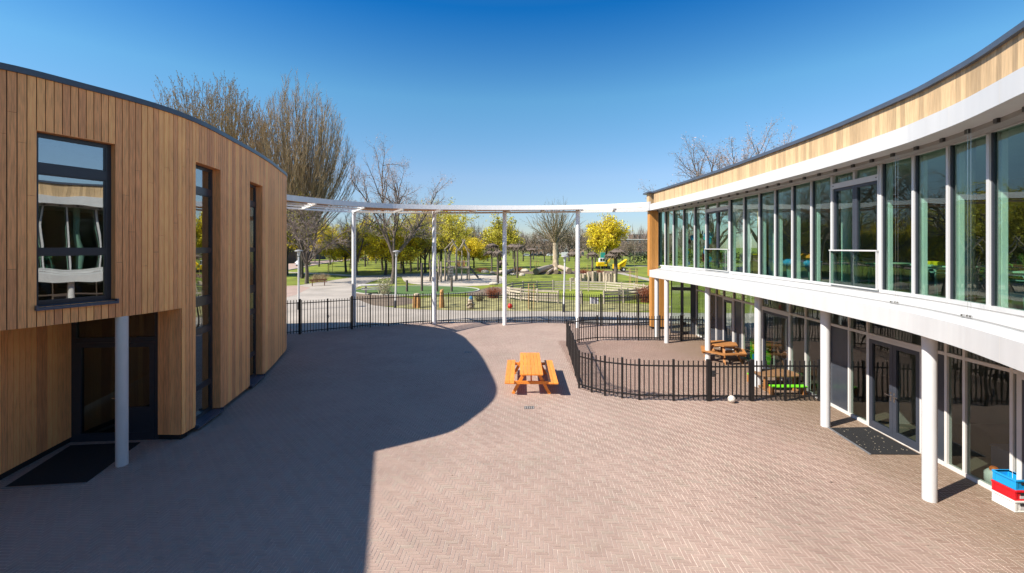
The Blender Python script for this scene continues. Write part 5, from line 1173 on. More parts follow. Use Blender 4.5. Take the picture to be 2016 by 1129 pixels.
for i, (px, Y, s) in enumerate(((1030, 150, 1.0), (1050, 170, 1.1), (1072, 140, 0.9), (1120, 150, 1.2), (1140, 165, 1.25), (1158, 180, 1.3), (1225, 150, 0.75), (1240, 130, 0.7), (1262, 140, 0.7), (1276, 160, 0.8), (960, 150, 1.0), (930, 160, 1.3), (905, 170, 1.3), (870, 180, 1.2), (1010, 180, 1.2), (1100, 190, 1.2), (640, 190, 1.1), (575, 150, 1.2), (560, 130, 1.1), (1310, 150, 0.8), (1205, 175, 0.8), (1172, 140, 1.1), (1085, 160, 1.0))):
    k = i % 2; o = lt[k] if not used2[k] else dup(lt[k]); used2[k] = True
    put(o, px, 0, 'bare brown tree at the far edge of the park', 'tree', 'bare trees along the far edge of the park', s, Y=Y)
# the far wood: one brown mass of bare crowns
mb = MB(); rr = random.Random(12)
for k in range(420):
    Y = rr.uniform(230, 430); px = rr.uniform(430, 1420); x = (px - CX) * Y / F; h = rr.uniform(11, 21)
    for j in range(46):
        a = rr.uniform(0, 6.28); sp = rr.uniform(0.05, 1.0); l_ = h * rr.uniform(0.45, 1.0) * (1.05 - 0.35 * sp); b0 = Vector((x, Y, rr.uniform(0.5, h * 0.35))); d = Vector((math.cos(a) * math.sin(sp), math.sin(a) * math.sin(sp), math.cos(sp))); e = b0 + d * (l_ - b0.z * 0.4)
        s_ = Vector((rr.gauss(0, 1), rr.gauss(0, 0.4), 0)).normalized() * rr.uniform(0.07, 0.2)
        m1 = b0.lerp(e, 0.6) + Vector((rr.gauss(0, 0.6), rr.gauss(0, 0.6), 0)); mb.face([b0 - s_ * 0.6, b0 + s_ * 0.6, m1 + s_], rr.random()); mb.face([m1 - s_ * 1.4, m1 + s_ * 1.4, e], rr.random())
tag(mb.build('distant_wood', M['far_twig']), 'brown bare wood along the horizon behind the park', kind='stuff')

# ------------------------------------------------------------------ shrubs
M['red_twig'] = pm('red brown twigs', (0.26, 0.085, 0.04), 0.85, var=0.35); M['pale_twig'] = pm('pale budding twigs', (0.36, 0.33, 0.20), 0.85, var=0.35); M['hedge'] = pm('dark hedge leaf', (0.035, 0.055, 0.02), 0.8, var=0.5)
def shrub(px, py, h, w_, mt, label, n=130, seed=0, buds=None, group=None):
    rr = random.Random(seed); x, y = G(px, py); o = thing('shrub', label, 'shrub', (x, y, -0.04), 0, group); t = MB()
    for k in range(n):
        a = rr.uniform(0, 6.28); sp = abs(rr.gauss(0, 0.55)); l_ = h * rr.uniform(0.5, 1.05); b0 = Vector((rr.gauss(0, w_ * 0.16), rr.gauss(0, w_ * 0.16), 0)); d = Vector((math.cos(a) * math.sin(sp) * w_ / h, math.sin(a) * math.sin(sp) * w_ / h, math.cos(sp)))
        m1 = b0 + d * l_ * 0.5 + Vector((rr.gauss(0, 0.05), rr.gauss(0, 0.05), 0)); e = b0 + d * l_ + Vector((rr.gauss(0, 0.08), rr.gauss(0, 0.08), 0)); t.tube([b0, m1, e], [0.016, 0.011, 0.006], 3, rr.random(), cap=False)
        for j in range(3):
            p = m1.lerp(e, rr.random()); q = p + Vector((rr.gauss(0, 0.16), rr.gauss(0, 0.16), rr.uniform(0.05, 0.25))); t.tube([p, q], [0.008, 0.005], 3, rr.random(), cap=False)
    t.build('twigs', mt, o)
    if buds:
        t = MB()
        for k in range(buds):
            a = rr.uniform(0, 6.28); rad = w_ * 0.5 * math.sqrt(rr.random()); p = Vector((rad * math.cos(a), rad * math.sin(a), h * rr.uniform(0.35, 1.0))); u = Vector((rr.gauss(0, 1), rr.gauss(0, 1), rr.gauss(0, 1))).normalized(); v = u.orthogonal().normalized() * 0.05; w2 = u.cross(v)
            t.face([p - v, p - w2, p + v, p + w2], rr.random())
        t.build('leaves', M['pale_twig'], o)  # the buds, as small quads scattered through the shrub
    return o
shrub(759, 580, 1.8, 1.7, M['pale_twig'], 'pale budding shrub between the stone table and the lamp post', 90, 3, 220)
shrub(971, 586, 1.1, 1.4, M['red_twig'], 'red brown twiggy shrub left of the wooden paddock', 170, 4)
shrub(1271, 594, 1.5, 1.7, M['red_twig'], 'red brown shrub between the paddock and the orange pier', 200, 5)
shrub(621, 555, 1.1, 1.6, M['bark_tan'], 'low brown shrub behind the park bench, left one', 120, 6); shrub(634, 553, 1.1, 1.6, M['bark_tan'], 'low brown shrub behind the park bench, right one', 120, 7)
shrub(945, 592, 0.6, 1.0, M['twig_olive'], 'small olive shrub beside the carved gnome figure', 70, 8); shrub(1180, 540, 0.9, 2.4, M['red_twig'], 'low red heather shrub in the bed under the toy digger', 150, 9)
shrub(1020, 534, 0.8, 2.4, M['red_twig'], 'low red heather shrub behind the boulders', 150, 10); shrub(1150, 538, 0.8, 2.2, M['red_twig'], 'low red heather shrub left of the stump palisade', 150, 11); shrub(950, 535, 0.8, 2.8, M['red_twig'], 'low red heather shrub behind the sand pit', 150, 12)
shrub(1041, 590, 0.9, 0.9, M['pale_twig'], 'pale young shrub beside the staked sapling', 60, 13)
def hedge(x0, y0, x1, y1, h, d_, label, n=1500, seed=0):
    rr = random.Random(seed); o = thing('hedge', label, 'hedge', ((x0 + x1) / 2, (y0 + y1) / 2, -0.05)); t = MB(); u = Vector((x1 - x0, y1 - y0, 0)); L_ = u.length; u /= L_; nn = Vector((-u.y, u.x, 0))
    for k in range(n):
        p = u * rr.uniform(-L_ / 2, L_ / 2) + nn * rr.gauss(0, d_ / 3) + Vector((0, 0, h * rr.random() ** 0.7 * rr.uniform(0.8, 1.08))); s_ = rr.uniform(0.12, 0.3); a = Vector((rr.gauss(0, 1), rr.gauss(0, 1), rr.gauss(0, 1))).normalized(); v = a.orthogonal().normalized() * s_; w2 = a.cross(v)
        t.face([p - v, p - w2, p + v, p + w2], rr.random())
    t.build('leaves', M['hedge'], o); return o
hedge(34, 128, 74, 132, 3.2, 2.0, 'dark clipped hedge along the far footpath on the right', 2600, 2); hedge(-52, 150, -40, 168, 1.6, 1.5, 'low dark hedge beyond the parked green car', 900, 3)

# ------------------------------------------------------------------ lamps, benches, posts
M['lamp_glass'] = pm('clear lamp bowl', (0.55, 0.58, 0.58), 0.2)
def lamp_post(px, py, h, label, lean=0.0):
    x, y = G(px, py); o = thing('street_lamp', label, 'street lamp', (x, y, 0)); o.rotation_euler = (0, lean, 0)
    t = MB(); t.tube([(0, 0, -0.05), (0, 0, 0.75), (0, 0, h - 0.55)], [0.085, 0.075, 0.06], 12); t.build('pole', M['white_steel'], o, smooth=40)
    t = MB(); t.lathe([(0.10, -0.02), (0.10, 0.55), (0.085, 0.58)], (0, 0, 0), 14); t.build('base_sleeve', M['dark_metal'], o, smooth=40)
    t = MB(); t.lathe([(0.07, h - 0.50), (0.13, h - 0.15), (0.14, h - 0.12)], (0, 0, 0), 16); t.build('lamp_bowl', M['lamp_glass'], o, smooth=50)
    t = MB(); t.lathe([(0.30, h - 0.12), (0.28, h - 0.06), (0.10, h), (0.02, h + 0.01)], (0, 0, 0), 20); t.build('lamp_cap', M['gutter'], o, smooth=40)
lamp_post(588, 609.5, 4.6, 'white park lamp near the larch wing behind the double gate')
lamp_post(778.4, 606, 4.55, 'white park lamp in front of the spreading bare tree', 0.02)
lamp_post(1110, 614, 4.2, 'white park lamp between the pergola posts by the wooden paddock', 0.02)
M['log'] = pm('weathered log', (0.42, 0.34, 0.25), 0.9, var=0.2, noise=(4, 0.3), stretch=(3, 3, 0.6), bump=(9, 0.4)); M['log_end'] = pm('sawn log end', (0.20, 0.15, 0.10), 0.9, noise=(6, 0.3)); M['carved'] = pm('carved wood', (0.42, 0.22, 0.075), 0.7, noise=(5, 0.25), bump=(9, 0.4)); M['stone'] = pm('pale boulder', (0.52, 0.45, 0.36), 0.9, noise=(2.5, 0.22), bump=(5, 0.5)); M['rail_wood'] = pm('grey paddock wood', (0.40, 0.345, 0.265), 0.9, var=0.22, noise=(5, 0.2)); M['stake'] = pm('new round stakes', (0.45, 0.29, 0.13), 0.85, var=0.1); M['rust'] = pm('rusty red brown plank', (0.26, 0.10, 0.05), 0.75, noise=(5, 0.2))
x, y = G(627, 563); bn = thing('park_bench', 'brown plank bench on the sunny paved square behind the fence', 'bench', (x, y, 0), R(24))
t = MB(); t.box(0, 0, 0.46, 2.0, 0.16, 0.06); t.box(0, 0.18, 0.46, 2.0, 0.16, 0.06); t.build('seat', M['rust'], bn); t = MB(); t.beam((-1.0, 0.34, 0.70), (1.0, 0.34, 0.74), 0.05, 0.15); t.build('backrest', M['rust'], bn)
for sx in (-0.7, 0.7): t = MB(); t.box(sx, 0.1, 0.215, 0.10, 0.32, 0.43); t.box(sx, 0.33, 0.4, 0.08, 0.04, 0.75); t.build('leg', M['rust'], bn)
x, y = G(731, 579); st = thing('stone_picnic_table', 'grey concrete picnic table with benches on the green turf circle', 'picnic table', (x, y + 0.6, 0), R(18)); st.scale = (1.2, 1.1, 1.15); M['concrete'] = pm('grey concrete', (0.50, 0.48, 0.43), 0.85, noise=(3, 0.15))
t = MB(); t.prism(smooth_poly([(-1.0, -0.45), (1.0, -0.5), (1.05, 0.45), (-0.95, 0.5)], 5), 0.70, 0.80); t.build('table_top', M['concrete'], st)
for sx in (-0.6, 0.6): t = MB(); t.box(sx, 0, 0.34, 0.16, 0.5, 0.72); t.build('leg', M['concrete'], st)
for sy in (-0.85, 0.85):
    t = MB(); t.box(0, sy, 0.43, 1.9, 0.32, 0.07); o = t.build('seat', M['concrete'], st)
    for sx in (-0.6, 0.6): t = MB(); t.box(sx, sy, 0.19, 0.12, 0.26, 0.41); t.build('leg', M['concrete'], o)
for px, py, top, lab in ((801, 574, 552, 'short dark wooden post at the left of the turf circle'), (830.5, 573, 518, 'tallest wooden post on the green turf circle'), (860.5, 574, 536, 'wooden post partly hidden by the second pergola post'), (889, 574, 547, 'short wooden post in front of the climbing frame')):
    x, y = G(px, py); t = MB(); h = H - (top - CY) * y / F; t.tube([(0, 0, -0.05), (0.01, 0, h * 0.5), (0, 0.01, h)], [0.14, 0.13, 0.12], 9); o = t.build('wooden_post', M['bark'], loc=(x, y, 0), smooth=50); tag(o, lab, 'post')
# carved figures
def figure(px, py, label): x, y = G(px, py); return thing('carved_figure', label, 'wood carving', (x, y, -0.03))
o = figure(820.5, 605.5, 'two joined carved trunks with an owl head near the second lamp'); t = MB()
t.tube([(-0.16, 0, 0), (-0.17, 0, 0.55), (-0.15, 0, 0.92)], [0.17, 0.16, 0.13], 10); t.tube([(0.14, -0.03, 0), (0.15, -0.03, 0.6), (0.13, 0, 0.9)], [0.17, 0.15, 0.12], 10); t.build('trunk', M['carved'], o, smooth=50); t = MB(); t.blob((-0.02, 0, 1.02), (0.27, 0.18, 0.16), 2, 0.12); t.build('head', M['log'], o, smooth=50)
o = figure(869.5, 605, 'tall carved wooden bird post with its beak pointing up'); t = MB()
t.tube([(0, 0, 0), (0.02, 0, 0.5), (0, 0, 0.95), (0.02, 0, 1.15)], [0.24, 0.20, 0.16, 0.13], 12); t.build('trunk', M['carved'], o, smooth=50); t = MB(); t.blob((0.0, 0, 1.26), (0.17, 0.16, 0.19), 4, 0.08); t.tube([(0.04, 0, 1.33), (0.16, 0, 1.5)], [0.09, 0.02], 8); t.build('head', M['carved'], o, smooth=50)
o = figure(926.5, 607, 'squat carved gnome figure with a blue cap on the worn lawn'); t = MB()
for k, (z, r_) in enumerate(((0.15, 0.30), (0.40, 0.27), (0.62, 0.24))): t.blob((0.02 * (k % 2), 0, z), (r_, r_ * 0.85, 0.2), 7 + k, 0.16)
t.tube([(-0.3, -0.1, 0.25), (0.0, -0.25, 0.5)], [0.07, 0.07], 7); t.tube([(0.3, -0.1, 0.3), (0.05, -0.25, 0.5)], [0.07, 0.07], 7); t.build('trunk', M['log'], o, smooth=50); t = MB(); t.lathe([(0.17, 0.74), (0.18, 0.82), (0.12, 0.94), (0.10, 1.0)], (0.03, 0, 0), 12); M['cap_blue'] = pm('faded blue paint', (0.08, 0.25, 0.42), 0.7); t.build('cap', M['cap_blue'], o, smooth=50)
x, y = G(1004, 607); t = MB(); t.lathe([(0.2 * math.sin(a), -0.2 * math.cos(a)) for a in np.linspace(0.03, math.pi - 0.03, 16)], (0, 0, 0), 22); M['red_ball'] = pm('red rubber', (0.70, 0.02, 0.012), 0.4, noise=(4, 0.06)); o = t.build('ball', M['red_ball'], smooth=60, loc=(x, y, 0.165)); tag(o, 'red play ball lying on the worn lawn right of the third pergola post', 'ball')

# climbing frame
x, y = G(902, 552); cf = thing('climbing_frame', 'rustic wooden climbing tower with crossed roof poles and a slide', 'climbing frame', (x, y, 0)); rr = random.Random(3)
def lg(name, a, b, r_, parent=None, mt='log'): 
    t = MB(); A_, B_ = Vector(a), Vector(b); m_ = A_.lerp(B_, 0.5) + Vector((rr.gauss(0, 0.04), rr.gauss(0, 0.04), rr.gauss(0, 0.02))); t.tube([A_, m_, B_], [r_ * 1.1, r_, r_ * 0.9], 8, rr.random()); return t.build(name, M[mt], parent or cf, smooth=50)
for px_, py_, h in ((-1.75, -0.9, 4.4), (-1.3, 0.7, 4.1), (-0.25, -0.9, 4.5), (0.55, -0.6, 4.3), (1.65, -0.5, 4.0), (1.2, 1.0, 4.2), (-0.3, 1.2, 4.3), (-1.75, 1.6, 3.8)): lg('post', (px_, py_, -0.1), (px_ + rr.gauss(0, 0.06), py_, h), 0.10)
for a, b in (((-2.0, -0.9, 4.3), (-0.55, -0.7, 5.9)), ((-0.85, -0.9, 5.9), (0.1, -0.7, 4.3)), ((-1.5, 0.6, 4.2), (-0.4, 0.4, 5.7)), ((-0.9, 0.8, 5.7), (0.2, 0.9, 4.2)), ((0.25, -0.6, 4.5), (1.0, -0.4, 6.0)), ((0.6, -0.5, 6.0), (1.5, -0.4, 4.0)), ((0.3, 0.9, 4.4), (1.0, 0.6, 5.8)), ((0.7, 0.7, 5.7), (1.7, 0.9, 4.2)), ((-0.7, -0.8, 5.6), (-0.6, 0.6, 5.5)), ((0.85, -0.5, 5.7), (0.85, 0.6, 5.6))): lg('roof_pole', a, b, 0.07)
for z in (1.9, 2.7):
    for a, b in (((-1.8, -0.9), (-0.2, -0.9)), ((-0.2, -0.9), (1.65, -0.5)), ((-1.75, -0.9), (-1.75, 1.6)), ((1.65, -0.5), (1.2, 1.0)), ((-1.7, 1.5), (1.2, 1.0))): lg('rail', (*a, z), (*b, z), 0.05)
t = MB()
for k in range(10): t.box(-1.55 + k * 0.33, 0.2, 1.82, 0.31, 2.0, 0.08, 0, rr.random())
t.build('deck', M['rail_wood'], cf)
t = MB(); A_ = [(-1.45, -1.5, 0.0), (-0.6, -1.5, 0.0), (-0.5, -1.0, 2.1), (-1.1, -1.0, 2.2)]; t.hexa([A_[0], A_[1], (A_[1][0], A_[1][1] + 0.1, 0), (A_[0][0], A_[0][1] + 0.1, 0), A_[3], A_[2], (A_[2][0], A_[2][1] + 0.1, A_[2][2]), (A_[3][0], A_[3][1] + 0.1, A_[3][2])]); t.build('climbing_wall', M['rail_wood'], cf)
for k in range(5): t = MB(); t.beam((-1.25 + 0.05 * k, -1.5 + 0.1 * k, 0.35 + 0.38 * k), (-0.75 + 0.03 * k, -1.5 + 0.1 * k, 0.25 + 0.42 * k), 0.07, 0.07); t.build('foothold', M['log_end'], cf)
t = MB(); t.hexa([(1.6, -0.4, 1.85), (1.6, 0.2, 1.85), (2.9, 0.2, 0.25), (2.9, -0.4, 0.25), (1.6, -0.4, 1.9), (1.6, 0.2, 1.9), (2.9, 0.2, 0.3), (2.9, -0.4, 0.3)]); t.beam((1.6, -0.43, 1.98), (2.95, -0.43, 0.36), 0.04, 0.2); t.beam((1.6, 0.23, 1.98), (2.95, 0.23, 0.36), 0.04, 0.2); t.box(3.1, -0.1, 0.26, 0.5, 0.6, 0.06); t.build('slide', M['dark_metal'], cf)
for px_ in (-0.1, 0.6): t = MB(); t.box(px_, 1.0, 2.4, 0.55, 0.06, 0.9); t.build('side_panel', M['carved'], cf)
for i, (px, py, top) in enumerate(((847, 554, 512), (853, 556, 520), (863, 551, 503), (868, 555, 515), (876, 549, 508))):
    x, y = G(px, py); t = MB(); h = H - (top - CY) * y / F; t.tube([(0, 0, -0.05), (0.05, 0, h * 0.5), (0.02, 0, h)], [0.16, 0.14, 0.11], 9, rr.random()); o = t.build('wooden_post', M['log'], loc=(x, y, 0), smooth=50); tag(o, 'upright weathered log standing in the sand left of the climbing tower', 'post', 'upright logs left of the climbing tower')

# brushwood parasols
M['brush'] = pm('grey brushwood', (0.15, 0.115, 0.09), 0.95, var=0.4)
def parasol(px, py, caps, label, r_=0.16, seed=0):
    x, y = G(px, py); o = thing('brushwood_parasol', label, 'parasol', (x, y, 0)); rr = random.Random(seed); s_ = y / F; top = max(H - (c_[0] - CY) * s_ for c_ in caps)
    t = MB(); t.tube([(0, 0, -0.1), (0.03, 0, top * 0.5), (0, 0, top - 0.1)], [r_, r_ * 0.95, r_ * 0.85], 9); t.build('pole', M['bark'], o, smooth=50)
    for cy_, half, dx in caps:
        z = H - (cy_ - CY) * s_; rad = half * s_; ox = dx * s_; t = MB()
        t.blob((ox, 0, z - 0.35), (rad * 0.95, rad * 0.95, 0.36), seed, 0.12)
        for k in range(110):
            a = rr.uniform(0, 6.28); r0 = rr.uniform(0, 0.35) * rad; r1 = rad * rr.uniform(0.85, 1.3); z0 = z - rr.uniform(-0.15, 0.2); z1 = z - rr.uniform(0.3, 0.95); a2 = a + rr.gauss(0, 0.25)
            t.tube([(ox + r0 * math.cos(a), r0 * math.sin(a), z0), (ox + r1 * math.cos(a2), r1 * math.sin(a2), z1)], [0.045, 0.03], 4, rr.random(), cap=False)
        t.build('brush_roof', M['brush'], o)
parasol(968, 536, ((480.5, 11.5, 0), (494.5, 11, -3)), 'tall brushwood parasol with two tiers left of the third pergola post', seed=1)
parasol(980, 558, ((494, 10, 0),), 'slim brushwood parasol nearest the boulder at the mud track', seed=2); parasol(990, 537, ((514, 9, 0),), 'low brushwood parasol right behind the third pergola post', seed=3)
parasol(1013, 542, ((482, 13, -4),), 'brushwood parasol, left one of the close pair by the boulders', seed=4); parasol(1018.5, 547, ((483, 11, 4),), 'brushwood parasol, right one of the close pair by the boulders', seed=5)
parasol(1044.5, 532, ((489, 12.5, 0),), 'single brushwood parasol before the parked cars', seed=6); parasol(1133, 546, ((497, 13, -3),), 'brushwood parasol half hidden by the fourth pergola post', seed=7)
parasol(1166, 545, ((497.5, 11, 0),), 'brushwood parasol left of the yellow toy digger', seed=8); parasol(1212, 556, ((492, 17, 4), (499, 14, -6)), 'thickest brushwood parasol at the end of the stump palisade', 0.26, seed=9)

# boulders, logs, stumps
for px, py, sx, lab in ((1033, 535, 8, 'largest pale boulder at the end of the felled logs'), (1028, 543, 6, 'rounded cream boulder in the grass behind the paddock'), (1010, 542, 5.5, 'white boulder at the feet of the parasol pair'), (955, 537, 7.5, 'flat pinkish boulder at the back of the sand pit'), (969, 538, 5, 'flat cream boulder beside the two tier parasol'), (986, 537, 6, 'pale boulder behind the third pergola post'), (972, 561, 8.5, 'cream boulder at the edge of the mud track')):
    x, y = G(px, py); s_ = y / F; t = MB(); t.blob((0, 0, 0.12), (sx * s_, sx * s_ * 0.7, sx * s_ * 0.55), int(px), 0.10, 3, zmin=-0.12); o = t.build('boulder', M['stone'], loc=(x, y, 0), smooth=50); tag(o, lab, 'boulder')
def felled(p, q, r_, lab):
    a, b = Vector((*G(*p), r_)), Vector((*G(*q), r_)); t = MB(); t.tube([Vector((0, 0, 0)), (b - a) * 0.5 + Vector((0, 0, 0.05)), b - a], [r_, r_ * 0.95, r_ * 0.85], 12); o = t.build('felled_log', M['log'], loc=a, smooth=50); tag(o, lab, 'log')
    d = (b - a).normalized(); n1 = d.orthogonal().normalized(); n2 = d.cross(n1); t = MB()
    t.face([-d * 0.004 + (n1 * math.cos(k) + n2 * math.sin(k)) * r_ for k in np.linspace(0, 2 * math.pi, 13)[:-1]]); t.build('sawn_end', M['log_end'], o)
felled((1055, 541), (1088, 529), 0.55, 'thick felled log left of the plane tree trunk'); felled((1121, 539), (1099, 529), 0.5, 'thick felled log right of the plane tree trunk'); felled((1078, 541), (1090, 532), 0.28, 'thin felled log between the boulders and the plane tree'); felled((1095, 540), (1094, 533), 0.42, 'short felled log pointing at the viewer under the plane tree'); felled((990, 541), (1012, 534), 0.3, 'thin log lying behind the pair of parasols')
rr = random.Random(21)
for k in range(19):
    f = k / 18; px = 1124 + 86 * f; py = 556 - 1.6 * math.sin(f * math.pi) + (0 if k > 1 else -0.5); x, y = G(px, py); y += rr.uniform(-0.5, 0.5); h = 0.55 if k < 3 else rr.uniform(0.95, 1.45); t = MB(); r_ = rr.uniform(0.19, 0.27)
    t.tube([(0, 0, -0.1), (rr.gauss(0, 0.03), 0, h * 0.5), (rr.gauss(0, 0.05), 0, h)], [r_, r_ * 0.92, r_ * 0.9], 9, rr.random()); o = t.build('tree_stump', M['log'], loc=(x, y, 0), smooth=50); tag(o, 'upright log stump in the row behind the wooden paddock', 'stump', 'log stumps of the palisade')
# paddock of rough rails
pd = thing('paddock_fence', 'round paddock fence of grey rough rails on the lawn', 'fence', (6.2, 42.8, 0)); n = 22; ring = [(6.9 * math.cos(2 * math.pi * k / n + 0.1), 5.6 * math.sin(2 * math.pi * k / n + 0.1)) for k in range(n)]; rr = random.Random(6)
for k in range(n):
    a, b = ring[k], ring[(k + 1) % n]; t = MB(); t.tube([(*a, -0.1), (*a, 1.12 + rr.uniform(-0.05, 0.08))], [0.085, 0.08], 8, rr.random()); t.build('post', M['rail_wood'], pd, smooth=50); t = MB()
    if k in (15, 16): continue
    for z in (0.2, 0.46, 0.72, 0.98): t.beam((a[0], a[1], z + rr.gauss(0, 0.02)), (b[0], b[1], z + rr.gauss(0, 0.02)), 0.05, 0.16, rr.random())
    t.build('rails', M['rail_wood'], pd)
x, y = G(1236, 592); pa = thing('pallet_gate', 'darker pallet wood gate panels at the right of the paddock', 'gate', (x, y, 0), R(20)); t = MB()
for sx in (-0.95, 0.0, 0.95): t.box(sx, 0, 0.55, 0.09, 0.09, 1.1)
for z in (0.15, 0.4, 0.65, 0.92): t.box(0, -0.06, z, 2.0, 0.025, 0.13, 0, rr.random())
t.build('slatted_panel', M['bark'], pa)
def sapling(px, py, h, label, seed, stakes=2, sw=0.3, hs=1.5):
    x, y = G(px, py); o = thing('sapling', label, 'young tree', (x, y, -0.04)); rr = random.Random(seed); t = MB(); tips = []
    S = dict(segs=[5, 3], sides=[5, 3], taper=[0.2, 0.4], wander=[0.02, 0.12], up=[0.06, 0.06], kids=[14], start=[0.35], ang=[40], angv=10, ratio=[0.3], short=[0.4], rr=[0.4], limb_r=0.5)
    grow(t, tips, Vector((0, 0, 0)), Vector((0, 0, 1)), h, 0.028, 0, S, rr); t.build('trunk', M['twig_olive'], o)
    P = [(sw * math.cos(2 * math.pi * k / stakes + 0.3), sw * math.sin(2 * math.pi * k / stakes + 0.3)) for k in range(stakes)]
    for q in P: t = MB(); t.tube([(*q, 0), (*q, hs)], 0.04, 7); t.build('stake', M['stake'], o, smooth=50)
    t = MB()
    for a, b in zip(P, P[1:] + P[:1]): t.beam((*a, hs - 0.12), (*b, hs - 0.12), 0.01, 0.06)
    t.build('tie', M['dark_metal'], o)
sapling(1046, 607, 3.0, 'sapling tied to two stakes in front of the paddock', 1, 2, 0.22, 2.0); sapling(1247, 565, 6.0, 'sapling within four tall stakes near the grey footpath', 2, 4, 0.55, 2.3)
sapling(649, 536, 3.4, 'sapling with stakes on the lawn by the street', 3, 3, 0.5, 1.6); sapling(690, 536, 3.4, 'sapling with stakes behind the first pergola post', 4, 3, 0.4, 1.6); sapling(1160, 540, 3.5, 'sapling with stakes beside the parasol left of the digger', 5, 2, 0.4, 1.7); sapling(1056, 528, 3.0, 'sapling with stakes behind the felled logs', 6, 3, 0.5, 1.7)

# yellow play vehicles
M['cat_yellow'] = pm('yellow painted steel', (0.78, 0.50, 0.005), 0.4, noise=(2, 0.06)); M['tyre'] = pm('black rubber', (0.015, 0.015, 0.015), 0.8); M['win'] = pm('dark vehicle glass', (0.02, 0.025, 0.03), 0.08)
x, y = G(1186, 530); ex = thing('toy_digger', 'yellow play digger with white cab and raised arm', 'digger', (x, y, 0), R(4)); ex.scale = (0.78,) * 3; t = MB()
t.prism([(-1.6, -0.9), (1.2, -0.9), (1.2, 0.9), (-1.6, 0.9)], 0.75, 1.3); t.prism([(-1.6, -0.9), (0.4, -0.9), (0.4, 0.9), (-1.6, 0.9)], 1.302, 1.95); t.build('body', M['cat_yellow'], ex, bevel=0.12)
t = MB(); t.prism([(-0.95, -0.75), (0.55, -0.75), (0.55, 0.75), (-0.95, 0.75)], 1.96, 3.1); cb_ = t.build('cab', M['white_pl'], ex, bevel=0.08); t = MB()
for X in (-0.55, 0.18): t.box(X, -0.76, 2.6, 0.55, 0.03, 0.7)
t.build('cab_window', M['win'], cb_); t = MB(); t.beam((0.9, 0, 1.5), (2.6, 0, 3.1), 0.3, 0.45, up=(0, 1, 0)); t.beam((2.6, 0, 3.1), (3.2, 0, 2.7), 0.26, 0.34, up=(0, 1, 0)); t.beam((0.9, -0.35, 1.2), (2.1, -0.35, 2.2), 0.12, 0.12); t.build('arm', M['cat_yellow'], ex)
for sy in (-0.95, 0.95):
    for X in (-1.3, 0.3, 1.6): t = MB(); t.tube([(X, sy - 0.14, 0.42), (X, sy + 0.14, 0.42)], 0.42, 14); t.build('wheel', M['tyre'], ex, smooth=40)
x, y = G(1222, 535); du = thing('toy_dumper', 'yellow play dumper with tipped skip right of the thick parasol', 'dumper', (x, y, 0)); du.scale = (0.85,) * 3; t = MB(); t.hexa([(-0.5, -0.7, 1.0), (0.9, -0.7, 1.2), (0.9, 0.7, 1.2), (-0.5, 0.7, 1.0), (-0.6, -0.95, 1.6), (1.3, -0.95, 2.9), (1.3, 0.95, 2.9), (-0.6, 0.95, 1.6)]); t.build('skip', M['cat_yellow'], du, bevel=0.06)
t = MB(); t.box(0.0, 0, 0.75, 3.2, 0.6, 0.3); t.box(-1.5, 0, 1.2, 0.6, 0.9, 1.1); t.build('chassis', M['cat_yellow'], du, bevel=0.05)
for sy in (-0.7, 0.7):
    for X in (-1.3, 0.5): t = MB(); t.tube([(X, sy - 0.16, 0.5), (X, sy + 0.16, 0.5)], 0.5, 14); w_ = t.build('wheel', M['tyre'], du, smooth=40); t = MB(); t.tube([(X, sy - 0.18, 0.5), (X, sy + 0.18, 0.5)], 0.22, 10); t.build('rim', M['white_pl'], w_, smooth=40)
x, y = G(1187, 0) if False else ((1187 - CX) * 150 / F, 150); sg = thing('park_sign', 'teal box sign on a post behind the yellow toy digger', 'sign', (x, y, 0)); M['teal'] = pm('teal paint', (0.02, 0.30, 0.26), 0.5); t = MB(); t.box(0, 0, 2.0, 1.5, 0.5, 1.9); t.build('sign_box', M['teal'], sg, bevel=0.05); t = MB(); t.tube([(0, 0, -0.05), (0, 0, 1.05)], 0.1, 8); t.build('post', M['dark_metal'], sg)

